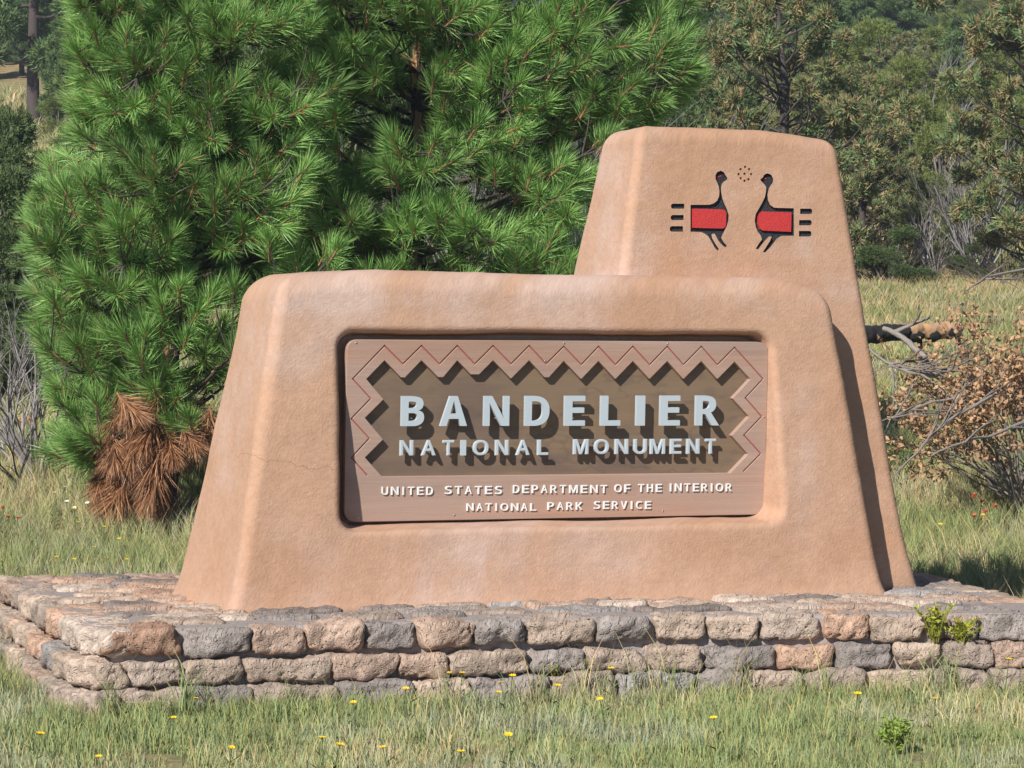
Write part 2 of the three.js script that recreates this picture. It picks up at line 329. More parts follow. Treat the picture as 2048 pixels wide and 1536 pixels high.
const birdR = [[1275, 252], [1310, 268], [1330, 310], [1325, 355], [1300, 385], [1283, 420], [1270, 480], [1275, 540], [1295, 590], [1340, 622], [1550, 628], [1550, 925], [1420, 925], [1370, 950], [1330, 1000], [1300, 1040], [1240, 1105], [1215, 1100], [1260, 1030], [1290, 980], [1308, 940], [1300, 930], [1275, 935], [1230, 985], [1165, 1070], [1138, 1065], [1175, 1005], [1205, 965], [1190, 920], [1160, 880], [1140, 830], [1130, 760], [1140, 690], [1170, 640], [1205, 580], [1240, 510], [1255, 440], [1255, 400], [1240, 375], [1215, 350], [1195, 328], [1195, 312], [1220, 295], [1230, 270], [1250, 255]];
const feathers = [[[228, 578, 372, 632], [226, 700, 366, 755], [216, 820, 358, 880]], [[1618, 632, 1748, 690], [1608, 755, 1744, 812], [1605, 872, 1740, 932]]];
const redL = [[463, 632], [790, 640], [815, 655], [825, 690], [825, 795], [815, 830], [790, 846], [463, 838]];
const redR = [[1215, 662], [1528, 672], [1522, 882], [1215, 868], [1188, 850], [1172, 800], [1172, 730], [1186, 682]];
const dots = [[1028, 182], [1072, 207], [1092, 260], [1064, 316], [1022, 332], [980, 304], [958, 260], [980, 207], [1022, 256]];
{
  const cutters = [];
  cutters.push(['bird_emblem', prism(shapeOf(birdL), -0.02, 0.06)]);
  cutters.push(['bird_emblem', prism(shapeOf(birdR), -0.02, 0.06)]);
  feathers.forEach((s, i) => s.forEach(([a, b, c, d]) => cutters.push(['tail_feather', prism(shapeOf(roundRect(a, b, c, d, i ? 6 : 24, i ? 24 : 6)), -0.018, 0.06), i])));
  const dg = dots.map(([x, y]) => { const [u, h] = Z5(x, y); const s = new THREE.Shape(); s.absarc(u, h, 0.0085, 0, Math.PI * 2); return prism(s, -0.012, 0.06); });
  const ev = new Evaluator(); ev.useGroups = true; ev.attributes = ['position', 'normal', 'uv'];
  let solid = new Brush(surfaceNets(cap(backSDF, -0.08), [2.1, -0.12, -1.75], [4.7, 2.95, -0.15], 0.0155), M.stucco); solid.updateMatrixWorld();
  const black = cutters.map(() => M.black.clone());
  const cut = (geo, mat) => { const b = new Brush(geo, mat); b.updateMatrixWorld(); const r = ev.evaluate(solid, b, SUBTRACTION); solid = r; };
  cutters.forEach((c, i) => cut(c[1], black[i]));
  const dotMat = M.stucco.clone(); dg.forEach((g) => cut(g, dotMat));
  const mats = Array.isArray(solid.material) ? solid.material : [solid.material], src = solid.geometry;
  const extract = (m) => {
    const gi = [], idx = src.index;
    src.groups.forEach((gr) => { if (mats[gr.materialIndex] === m) for (let k = gr.start; k < gr.start + gr.count; k++) gi.push(idx ? idx.getX(k) : k); });
    const remap = new Map(), P = [], N = [], U = [], I = [];
    for (const q of gi) { if (!remap.has(q)) { remap.set(q, P.length / 3); for (let k = 0; k < 3; k++) { P.push(src.attributes.position.getComponent(q, k)); N.push(src.attributes.normal.getComponent(q, k)); } U.push(src.attributes.uv.getX(q), src.attributes.uv.getY(q)); } I.push(remap.get(q)); }
    const g = new THREE.BufferGeometry();
    g.setAttribute('position', new THREE.Float32BufferAttribute(P, 3)); g.setAttribute('normal', new THREE.Float32BufferAttribute(N, 3)); g.setAttribute('uv', new THREE.Float32BufferAttribute(U, 2)); g.setIndex(I); return g;
  };
  part(monument, 'back_block', extract(M.stucco), M.stucco);
  const birds = [];
  cutters.forEach((c, i) => {
    if (i < 2) birds.push(part(monument, 'bird_emblem', extract(black[i]), M.black, i ? 'black carved bird with red body facing left' : 'black carved bird with red body facing right'));
    else part(birds[c[2]], 'tail_feather', extract(black[i]), M.black);
  });
  part(monument, 'dot_ring', extract(dotMat), std({ name: 'reddish_pits', color: col(0.3, 0.12, 0.075) }));
  [redL, redR].forEach((s, i) => {
    part(birds[i], 'red_body', prism(shapeOf(s), -0.022, -0.002), M.red);
    const e = i ? [[1232, 312], [1270, 296], [1274, 304], [1238, 322]] : [[740, 286], [778, 270], [784, 280], [746, 294]];
    part(birds[i], 'eye', prism(shapeOf(e), -0.022, -0.016), M.red);
  });
}

// ---------------------------------------------------------------- the sign panel in the recess
const signPanel = (() => {
  const P = (px, py, v = PANEL_V) => onFace(px, py, panelV(v));
  const A = (x, y) => P(660 + x / 3.4913, 640 + y / 3.4913), B = (x, y) => P(1100 + x / 3.4913, 640 + y / 3.4913);
  const c0 = P(692, 678), c1 = P(1538, 685), c2 = P(1528, 1031), c3 = P(690, 1043);
  const L = (c0[0] + c3[0]) / 2, R = (c1[0] + c2[0]) / 2, top = (c0[1] + c1[1]) / 2, bot = (c2[1] + c3[1]) / 2;
  const rr = 0.075, outline = new THREE.Shape();
  outline.moveTo(L + rr, bot); outline.lineTo(R - rr, bot); outline.quadraticCurveTo(R, bot, R, bot + rr); outline.lineTo(R, top - rr); outline.quadraticCurveTo(R, top, R - rr, top); outline.lineTo(L + rr, top); outline.quadraticCurveTo(L, top, L, top - rr); outline.lineTo(L, bot + rr); outline.quadraticCurveTo(L, bot, L + rr, bot);
  const peaksA = [382, 640, 890, 1140, 1392], peaksB = [97, 340, 580, 820, 1058, 1290];
  const zig = [];
  const valA = [[497, 402], [525, 402], [757, 400], [792, 400], [985, 381], [1042, 381], [1262, 408], [1268, 408], [1500, 401], [1530, 401]];
  peaksA.forEach((x, i) => { zig.push(A(x, 282)); zig.push(A(...valA[i * 2]), A(...valA[i * 2 + 1])); });
  peaksB.forEach((x, i) => { zig.push(B(x, i === 5 ? 292 : 287)); if (i < 5) zig.push(B([216, 455, 693, 930, 1167][i], 411), B([222, 461, 699, 936, 1173][i], 411)); });
  zig.push(B(1400, 413), B(1275, 548), B(1390, 675), B(1268, 808), B(1383, 938), B(1258, 1070));
  zig.push(A(365, 1095), A(245, 962), A(372, 835), A(245, 685), A(375, 555), A(255, 413));
  const gl = [];
  gl.push(A(262, 1088), A(150, 962), A(275, 828), A(150, 690), A(285, 550), A(160, 412));
  const gv = [510, 765, 1012, 1265, 1510];
  peaksA.forEach((x, i) => { gl.push(A(x, 180), A(gv[i], 308)); });
  peaksB.forEach((x, i) => { gl.push(B(x, i === 5 ? 192 : 185)); if (i < 5) gl.push(B([220, 458, 697, 933, 1170][i], 313)); });
  gl.push(B(1488, 412), B(1365, 545), B(1478, 675), B(1355, 805), B(1472, 935), B(1350, 1060));
  // groove slit: thicken the line to a mitred ribbon
  const w = 0.0036, side = (s) => gl.map((p, i) => {
    const a = gl[Math.max(0, i - 1)], b = gl[Math.min(gl.length - 1, i + 1)];
    const d1 = new THREE.Vector2(p[0] - a[0], p[1] - a[1]).normalize(), d2 = new THREE.Vector2(b[0] - p[0], b[1] - p[1]).normalize();
    if (i === 0) d1.copy(d2); if (i === gl.length - 1) d2.copy(d1);
    const n = new THREE.Vector2(-d1.y - d2.y, d1.x + d2.x).normalize(), k = 1 / Math.max(0.5, n.dot(new THREE.Vector2(-d1.y, d1.x)));
    return new THREE.Vector2(p[0] + n.x * w * k * s, p[1] + n.y * w * k * s);
  });
  const ribbon = [...side(1), ...side(-1).reverse()];
  const T = 0.04, zf = -PANEL_V;
  const uvxy = (g) => { const p = g.attributes.position, u = new Float32Array(p.count * 2); for (let k = 0; k < p.count; k++) { u[k * 2] = p.getX(k) - L + 0.2 + p.getZ(k) * 0.3; u[k * 2 + 1] = p.getY(k) - bot + 0.15 + p.getZ(k) * 0.3; } g.setAttribute('uv', new THREE.BufferAttribute(u, 2)); return g; };
  const backShape = new THREE.Shape([[L + 0.02, bot + 0.02], [R - 0.02, bot + 0.02], [R - 0.02, top - 0.02], [L + 0.02, top - 0.02]].map((q) => new THREE.Vector2(...q)));
  const bg = new THREE.ExtrudeGeometry(backShape, { depth: 0.02, bevelEnabled: false }); bg.translate(0, 0, zf - T - 0.0205);
  const panel = part(monument, 'sign_panel', uvxy(bg), M.board, 'brown board with raised letters inside a zigzag frame');
  outline.holes.push(new THREE.Path(zig.map((q) => new THREE.Vector2(...q))), new THREE.Path(ribbon));
  const fg = new THREE.ExtrudeGeometry(outline, { depth: T - 0.003, bevelEnabled: true, bevelThickness: 0.003, bevelSize: 0.003, bevelOffset: -0.003, bevelSegments: 2, curveSegments: 10 });
  fg.translate(0, 0, zf - T);
  part(panel, 'zigzag_frame', uvxy(fg), M.panelPaint, 'reddish brown wooden frame with a zigzag cut-out');
  const rg = new THREE.ExtrudeGeometry(new THREE.Shape(ribbon.map((q) => q.clone())), { depth: 0.02, bevelEnabled: false }); rg.translate(0, 0, zf - 0.0075 - 0.02);
  part(panel, 'zigzag_line', rg, M.groove, 'thin red zigzag groove');
  for (const [x, y] of [[1128.5, 686.5], [1335.5, 687.5], [1091, 722], [1529, 834], [1326, 1023], [909, 1031], [713, 686], [716, 1035]]) {
    const [u, h] = P(x, y), g = new THREE.SphereGeometry(0.007, 8, 5, 0, Math.PI * 2, 0, Math.PI / 2).rotateX(Math.PI / 2).scale(1, 1, 0.4); g.translate(u, h, zf);
    part(panel, 'screw', g, M.screw);
  }
  panel.rotation.x = Math.atan(TILT);
  panel.position.copy(V3(0, PIVOT_H, -PANEL_V)).sub(V3(0, PIVOT_H, -PANEL_V).applyEuler(panel.rotation));
  return { panel, P, A, B, zf, T };
})();
const font = await new FontLoader().loadAsync('fonts/droid/droid_sans_bold.typeface.json'), thin = await new FontLoader().loadAsync('fonts/droid/droid_sans_regular.typeface.json');
function glyph(ch, x0, x1, y0, y1, depth, stout = 0) {               // one letter fitted to a box
  if (ch === 'I') { const g = new THREE.BoxGeometry(x1 - x0, y1 - y0, depth); g.translate((x0 + x1) / 2, (y0 + y1) / 2, depth / 2); return g; }
  const g = new TextGeometry(ch, stout ? { font: thin, size: 1, depth: depth - 0.004, curveSegments: 6, bevelEnabled: true, bevelThickness: 0.002, bevelSize: stout, bevelSegments: 1 } : { font, size: 1, depth, curveSegments: 6, bevelEnabled: false });
  if (stout) g.translate(0, 0, 0.002);
  g.computeBoundingBox(); const b = g.boundingBox, p = g.attributes.position;
  const gw = b.max.x - b.min.x, gh = b.max.y - b.min.y;
  for (let k = 0; k < p.count; k++) { p.setX(k, x0 + (p.getX(k) - b.min.x) / gw * (x1 - x0)); p.setY(k, y0 + (p.getY(k) - b.min.y) / gh * (y1 - y0)); }
  g.clearGroups(); g.computeVertexNormals(); return g;
}
{
  const { panel, zf, T } = signPanel, zb = zf - T;
  const raised = (s, xs, yt, yb, depth, off, slant = 0) => {
    const v = -(zb + off + depth);
    [...s].forEach((ch, i) => {
      const [a, b] = xs[i], f = (a - xs[0][0]) / Math.max(1, xs[xs.length - 1][0] - xs[0][0]);
      const p0 = onFace(a, yb + slant * f, panelV(v)), p1 = onFace(b, yt + slant * f, panelV(v));
      const g = glyph(ch, p0[0], p1[0], p0[1], p1[1], depth, yb - yt < 40 ? 0.036 : 0); g.translate(0, 0, zb + off);
      part(panel, 'letter', g, M.letter);
      for (const k of [0.25, 0.75]) { // stand-off pins behind each letter, on its lower and upper stroke
        const q = new THREE.CylinderGeometry(0.006, 0.006, off, 6).rotateX(Math.PI / 2); q.translate(lerp(p0[0], p1[0], 0.5 + (ch === 'L' ? -0.35 : ch === 'O' || ch === 'D' || ch === 'U' ? -0.4 : 0)), lerp(p0[1], p1[1], k), zb + off / 2);
        part(panel, 'letter_pin', q, M.screw);
      }
    });
  };
  raised('BANDELIER', [[803, 849], [880.5, 935], [968, 1019.5], [1050, 1099.7], [1129.5, 1171], [1201.7, 1241.8], [1272.7, 1291], [1320.5, 1361], [1391.6, 1439.4]], 792, 852, 0.026, 0.044, -1.2);
  raised('NATIONAL', [[800, 827.6], [842.7, 872.5], [885.7, 909], [922, 932.7], [946.4, 978], [990.8, 1018], [1032, 1060.4], [1075, 1097.7]], 880.6, 911.5, 0.02, 0.036, -1);
  raised('MONUMENT', [[1147, 1178], [1188.8, 1218.9], [1230, 1257.5], [1267.6, 1294.8], [1300.5, 1331.4], [1340.6, 1364], [1373.5, 1400], [1410.8, 1432.8]], 878.5, 908.8, 0.02, 0.036, -1);
  const small = (word, px0, px1, yt, yb) => {
    const wid = [...word].map((c) => ({ I: 0.5, M: 1.2, N: 1.05, O: 1.1 }[c] ?? 0.9)), gap = 0.34, tot = wid.reduce((a, b) => a + b) + gap * (word.length - 1);
    let at = 0;
    [...word].forEach((c, i) => {
      const a = lerp(px0, px1, at / tot), b = lerp(px0, px1, (at + wid[i]) / tot); at += wid[i] + gap;
      const p0 = onFace(c === 'I' ? lerp(a, b, 0.3) : a, yb, panelV(PANEL_V)), p1 = onFace(c === 'I' ? lerp(a, b, 0.72) : b, yt, panelV(PANEL_V));
      const g = glyph(c, p0[0], p1[0], p0[1], p1[1], 0.009, 0.03); g.translate(0, 0, zf + 0.0005);
      part(panel, 'letter', g, M.white);
    });
  };
  const row = (x) => [lerp(974.2, 966.3, (x - 762) / 700), lerp(991, 982.5, (x - 762) / 700)];
  for (const [w, a, b] of [['UNITED', 762.5, 865.7], ['STATES', 889, 1003.7], ['DEPARTMENT', 1025, 1214], ['OF', 1228, 1260.4], ['THE', 1275.3, 1323.4], ['INTERIOR', 1337, 1463]]) small(w, a, b, ...row((a + b) / 2));
  const row2 = (x) => [lerp(1008, 1001.5, (x - 932) / 370), lerp(1023, 1017.5, (x - 932) / 370)];
  for (const [w, a, b] of [['NATIONAL', 932, 1072.5], ['PARK', 1094, 1164.4], ['SERVICE', 1187, 1302]]) small(w, a, b, ...row2((a + b) / 2));
}

// ---------------------------------------------------------------- the stone plinth
const PTOP = 0.46, RIM = [[-2.13, 14.83], [0.85, 15.82], [3.22, 15.98], [3.1, 17.2], [2.85, 19.6], [-2.4, 19.4], [-3.45, 19.0], [-2.31, 15.1]];   // (x, distance), walked with the inside on the left when seen from above
function offsetPoly(poly, o) {                                 // outward offset
  return poly.map((p, i) => {
    const a = poly[(i + poly.length - 1) % poly.length], b = poly[(i + 1) % poly.length];
    const n = (q, r) => { const dx = r[0] - q[0], dz = r[1] - q[1], l = Math.hypot(dx, dz); return [dz / l, -dx / l]; };
    const m = n(a, p), k = n(p, b), s = [m[0] + k[0], m[1] + k[1]], f = 2 / (s[0] * s[0] + s[1] * s[1]);
    return [p[0] + s[0] * f * o, p[1] + s[1] * f * o];
  });
}
const plinth = thing('stone_plinth', 'low plinth of rough pink and grey stones in mortar under the monument', 'plinth', [0, 0, 0]);
const stoneMats = {};
const TONES = { buff: [0.54, 0.42, 0.335], pink: [0.54, 0.39, 0.305], orange: [0.55, 0.36, 0.26], grey: [0.355, 0.31, 0.285], dark: [0.28, 0.235, 0.215], brown: [0.45, 0.36, 0.3], rust: [0.47, 0.29, 0.205], pale: [0.6, 0.49, 0.41], slate: [0.4, 0.37, 0.36] };
for (const k in TONES) for (let i = 0; i < 2; i++) stoneMats[k + i] = std({ name: 'stone_' + k, color: col(...TONES[k].map((q) => q * (i ? 1.12 : 0.95))), map: rep(stoneMap, 1.7, 1.7), bumpMap: rep(stoneBump, 2.1, 2.1), bumpScale: 0.014, roughness: 0.95 });
function stoneGeo(L, H, D, seed, fine, pn = 5, rough = 1) {
  const s = fine ? [Math.max(8, Math.round(L / 0.02)), Math.max(5, Math.round(H / 0.018)), Math.max(5, Math.round(D / 0.03))] : [8, 4, 4];
  let g = new THREE.BoxGeometry(2, 2, 2, ...s); g.deleteAttribute('normal'); g.deleteAttribute('uv'); g = mergeVertices(g, 1e-4);
  const p = g.attributes.position, uv = new Float32Array(p.count * 2), r = rngOf(seed), ox = r() * 90, sk = (r() - 0.5) * 0.25, tp = (r() - 0.5) * 0.2;
  for (let k = 0; k < p.count; k++) {
    let x = p.getX(k), y = p.getY(k), z = p.getZ(k);
    const q = Math.pow(Math.abs(x) ** pn + Math.abs(y) ** pn + Math.abs(z) ** pn, -1 / pn); x *= q; y *= q; z *= q;
    let X = x * L / 2 * (1 + tp * y), Y = y * H / 2 * (1 + sk * x * 0.6), Z = z * D / 2;
    const low = fbm(X * 5 + ox, Y * 6, Z * 5, 2) * 0.04, mid = fbm(X * 17 + ox, Y * 17, Z * 17 + 3, 2) * 0.021;
    const pit = N3(X * 34 + ox, Y * 34, Z * 34); const dsp = (low + mid - (fine ? sstep(0.28, 0.55, pit) * 0.016 : 0)) * rough, l = Math.hypot(x, y, z);
    X += x / l * dsp; Y += y / l * dsp; Z += z / l * dsp;
    p.setXYZ(k, X, Y, Z); uv[k * 2] = X + 0.6 * Z + ox; uv[k * 2 + 1] = Y + 0.8 * Z + ox * 0.37;
  }
  g.setAttribute('uv', new THREE.BufferAttribute(uv, 2)); g.computeVertexNormals(); return g;
}
let sSeed = 100;
function stone(tone, pos, L, H, D, yaw, fine, pn, rough, tilt = 0) {
  const r = rngOf(++sSeed), m = part(plinth, 'stone', stoneGeo(L, H, D, sSeed * 7 + 1, fine, pn, rough), stoneMats[tone + (r() < 0.5 ? 0 : 1)]);
  m.position.set(...pos); m.rotation.set(tilt, yaw, 0, 'YXZ'); return m;
}
{
  const core = (poly, y0, y1) => { const s = new THREE.Shape(poly.map(([x, d]) => new THREE.Vector2(x, d))); const g = new THREE.ExtrudeGeometry(s, { depth: y1 - y0, bevelEnabled: true, bevelSize: 0.03, bevelOffset: -0.03, bevelThickness: 0.025, bevelSegments: 2 }); g.rotateX(-Math.PI / 2); g.translate(0, y0, 0); return g; };
  const cores = [[-0.07, 0.18, 0.412], [-0.005, -0.1, 0.222], [0.06, -0.2, 0.08]].map(([o, a, b]) => core(offsetPoly(RIM, o), a, b));
  part(plinth, 'mortar', mergeGeometries(cores), M.mortar);
  // courses: [outward offset of the stone faces, centre height, stone height]
  const courses = [[0, 0.367, 0.138], [0.075, 0.212, 0.126], [0.135, 0.062, 0.15]];
  const pxJoints = [[195, 365, 505, 615, 727, 838, 950, 1058, 1195, 1308, 1412, 1520, 1648, 1742, 1855, 1962, 2060], [252, 372, 490, 665, 800, 897, 1065, 1180, 1293, 1408, 1555, 1673, 1788, 1885, 1990, 2070], [250, 370, 505, 680, 830, 940, 1100, 1240, 1390, 1490, 1610, 1740, 1860, 1980, 2080]];
  const tones = [['rust', 'grey', 'pink', 'pink', 'grey', 'pink', 'grey', 'buff', 'grey', 'buff', 'buff', 'brown', 'orange', 'buff', 'buff', 'grey'], ['buff', 'brown', 'buff', 'buff', 'pink', 'pink', 'buff', 'grey', 'buff', 'buff', 'grey', 'orange', 'grey', 'buff', 'brown', 'pink'], ['brown', 'brown', 'grey', 'brown', 'grey', 'buff', 'grey', 'brown', 'slate', 'grey', 'buff', 'brown', 'buff', 'brown', 'brown']];
  const left = [['pale', 'orange', 'brown', 'buff', 'brown', 'pink', 'buff', 'grey', 'buff', 'pink'], ['buff', 'slate', 'orange', 'buff', 'pink', 'brown', 'buff', 'grey', 'pink', 'buff'], ['brown', 'pink', 'brown', 'buff', 'grey', 'brown', 'buff', 'pink', 'grey']];
  courses.forEach(([o, yc, H], ci) => {
    const poly = offsetPoly(RIM, o), r = rngOf(500 + ci);
    // front, from the joints seen in the photograph
    const cross = (px) => { const m = (px - 1024) / F; for (let k = 0; k < 2; k++) { const [a, b] = [poly[k], poly[k + 1]]; const t = (m * a[1] - a[0]) / ((b[0] - a[0]) - m * (b[1] - a[1])); if (k === 1 || t <= 1) return [lerp(a[0], b[0], Math.max(0, t)), lerp(a[1], b[1], Math.max(0, t))]; } };
    const J = pxJoints[ci].map(cross); if (ci) J.unshift(poly[0]);
    const lay = (a, b, tone, fine) => {
      const dx = b[0] - a[0], dz = -(b[1] - a[1]), len = Math.hypot(dx, dz), yaw = Math.atan2(-dz, dx), D = 0.3 + r() * 0.06, gap = 0.002 + r() * 0.014;
      const nx = -(-dz) / len * -1, out = [-dz / len, dx / len], h = H * (0.93 + r() * 0.12), pr = (r() - 0.5) * 0.025;   // out: horizontal normal away from the inside
      stone(tone, [(a[0] + b[0]) / 2 + out[0] * (pr - D / 2), yc + (r() - 0.5) * 0.012, -(a[1] + b[1]) / 2 + out[1] * (pr - D / 2)], len - gap, h, D, yaw + (r() - 0.5) * 0.05, fine, 7 + r() * 6, 1.2, 0);
    };
    for (let k = 0; k < J.length - 1; k++) lay(J[k], J[k + 1], tones[ci][k] ?? 'buff', true);
    // the remaining sides
    const tailStart = J[J.length - 1], chain = [[tailStart, poly[2]], [poly[2], poly[3]], [poly[3], poly[4]], [poly[4], poly[5]], [poly[5], poly[6]]];
    for (const [a, b] of chain) {
      const len = Math.hypot(b[0] - a[0], b[1] - a[1]); if (len < 0.2) continue;
      const n = Math.max(1, Math.round(len / 0.44)), keys = ['buff', 'pink', 'grey', 'brown', 'orange', 'buff'];
      for (let k = 0; k < n; k++) lay([lerp(a[0], b[0], k / n), lerp(a[1], b[1], k / n)], [lerp(a[0], b[0], (k + 1) / n), lerp(a[1], b[1], (k + 1) / n)], keys[Math.floor(r() * 6)], false);
    }
    lay(poly[7], J[0], left[ci][0], true);
    const a = poly[7], b = poly[6], lens = ci === 0 ? [0.8, 0.6, 0.6, 0.7] : [0.55, 0.6, 0.7, 0.6], tot = Math.hypot(b[0] - a[0], b[1] - a[1]);
    let at = 0, k = 0; const order = [];
    while (at < tot - 0.2) { const l = Math.min(lens[k] ?? 0.55, tot - at); order.push([at, at + l, left[ci][k] ?? 'buff']); at += l; k++; }
    for (const [s, e, tone] of order) lay([lerp(a[0], b[0], e / tot), lerp(a[1], b[1], e / tot)], [lerp(a[0], b[0], s / tot), lerp(a[1], b[1], s / tot)], tone, true);
  });
  // flat stones bedded in the top
  const r = rngOf(911), inPoly = (x, d, poly) => { let s = false; for (let i = 0, j = poly.length - 1; i < poly.length; j = i++) { const [a, b] = poly[i], [c, e] = poly[j]; if ((b > d) !== (e > d) && x < (c - a) * (d - b) / (e - b) + a) s = !s; } return s; };
  const inner = offsetPoly(RIM, -0.36), keys = ['buff', 'pale', 'pink', 'grey', 'orange', 'dark', 'brown', 'slate', 'pale', 'pink', 'buff', 'grey'], done = [];
  for (let tries = 0; tries < 16000 && done.length < 190; tries++) {
    const x = lerp(-3.5, 3.3, r()), d = lerp(14.8, 19.6, r()), L = 0.26 + r() * 0.3, W = 0.18 + r() * 0.16;
    if (!inPoly(x, d, inner)) continue;
    const lx = eU.x * (x - BASE.x) + eU.z * (-d - BASE.z), lz = eN.x * (x - BASE.x) + eN.z * (-d - BASE.z);
    if (lx > 0.08 && lx < 4.4 && lz < -0.05 && lz > -1.25) continue;      // under the monument
    if (done.some((q) => { const ax = Math.abs((q[0] - x) * eU.x - (q[1] - d) * eU.z), az = Math.abs((q[0] - x) * eN.x - (q[1] - d) * eN.z); return ax < (q[2] + L) / 2 - 0.02 && az < (q[3] + W) / 2 - 0.01; })) continue;
    done.push([x, d, L, W]);
    stone(keys[Math.floor(r() * keys.length)], [x, PTOP - 0.047 + r() * 0.014, -d], L, 0.085, W, TURN + (r() - 0.5) * 0.4, true, 4.5 + r() * 2, 0.7);
  }
}

// ---------------------------------------------------------------- pines
function needleTuft(nb, tb, pos, dir, size, n, r, green, wide = 1) {
  const d = dir.clone().normalize(), x = V3(Math.abs(d.y) < 0.9 ? 0 : 1, Math.abs(d.y) < 0.9 ? 1 : 0, 0).cross(d).normalize(), y = d.clone().cross(x);
  const L = size * 0.9, start = pos.clone().addScaledVector(d, -L);
  for (let k = 0; k < n; k++) {
    const s = Math.pow(r(), 0.75), a = r() * Math.PI * 2, spread = (lerp(1.05, 0.3, s) + (r() - 0.5) * 0.4) * wide;
    const ln = size * (0.85 + r() * 0.35), w = 0.0031 * (0.8 + r() * 0.5);
    const ox = Math.cos(a), oy = Math.sin(a), c = Math.cos(spread), sn = Math.sin(spread);
    _b.copy(start).addScaledVector(d, s * L);
    _t.copy(d).multiplyScalar(c).addScaledVector(x, sn * ox).addScaledVector(y, sn * oy).normalize();
    _x.copy(d).multiplyScalar(-sn).addScaledVector(x, c * ox).addScaledVector(y, c * oy);
    _y.crossVectors(_t, _x).normalize();
    const tw = r() * Math.PI, wx = (_x.x * Math.cos(tw) + _y.x * Math.sin(tw)) * w, wy = (_x.y * Math.cos(tw) + _y.y * Math.sin(tw)) * w, wz = (_x.z * Math.cos(tw) + _y.z * Math.sin(tw)) * w;
    const g = green(r), bend = 0.06 * ln * (r() - 0.2);
    const mx = _b.x + _t.x * ln * 0.45 - _x.x * bend, my = _b.y + _t.y * ln * 0.45 - _x.y * bend + 0.01 * ln, mz = _b.z + _t.z * ln * 0.45 - _x.z * bend;
    const i0 = nb.v(_b.x, _b.y, _b.z, g), i1 = nb.v(mx + wx, my + wy, mz + wz, g), i2 = nb.v(mx - wx, my - wy, mz - wz, g), i3 = nb.v(_b.x + _t.x * ln, _b.y + _t.y * ln - 0.05 * ln * ln, _b.z + _t.z * ln, g);
    nb.tri(i0, i1, i2); nb.tri(i2, i1, i3);
  }
  const bud = pos.clone().addScaledVector(d, size * 0.16);
  tube(tb, [start, pos.clone(), bud], [0.008, 0.013, 0.006], 5, [0.36, 0.16, 0.085]);
}
function insidePoly(px, py, poly) { let s = false; for (let i = 0, j = poly.length - 1; i < poly.length; j = i++) { const [a, b] = poly[i], [c, e] = poly[j]; if ((b > py) !== (e > py) && px < (c - a) * (py - b) / (e - b) + a) s = !s; } return s; }
const greens = (r) => { const t = r(), k = 0.8 + r() * 0.45; return [lerp(0.14, 0.265, t) * k, lerp(0.3, 0.42, t) * k, lerp(0.075, 0.11, t) * k]; };
const deadNeedles = (r) => { const t = r(), k = 0.8 + r() * 0.4; return [lerp(0.29, 0.5, t) * k, lerp(0.14, 0.255, t) * k, lerp(0.07, 0.13, t) * k]; };
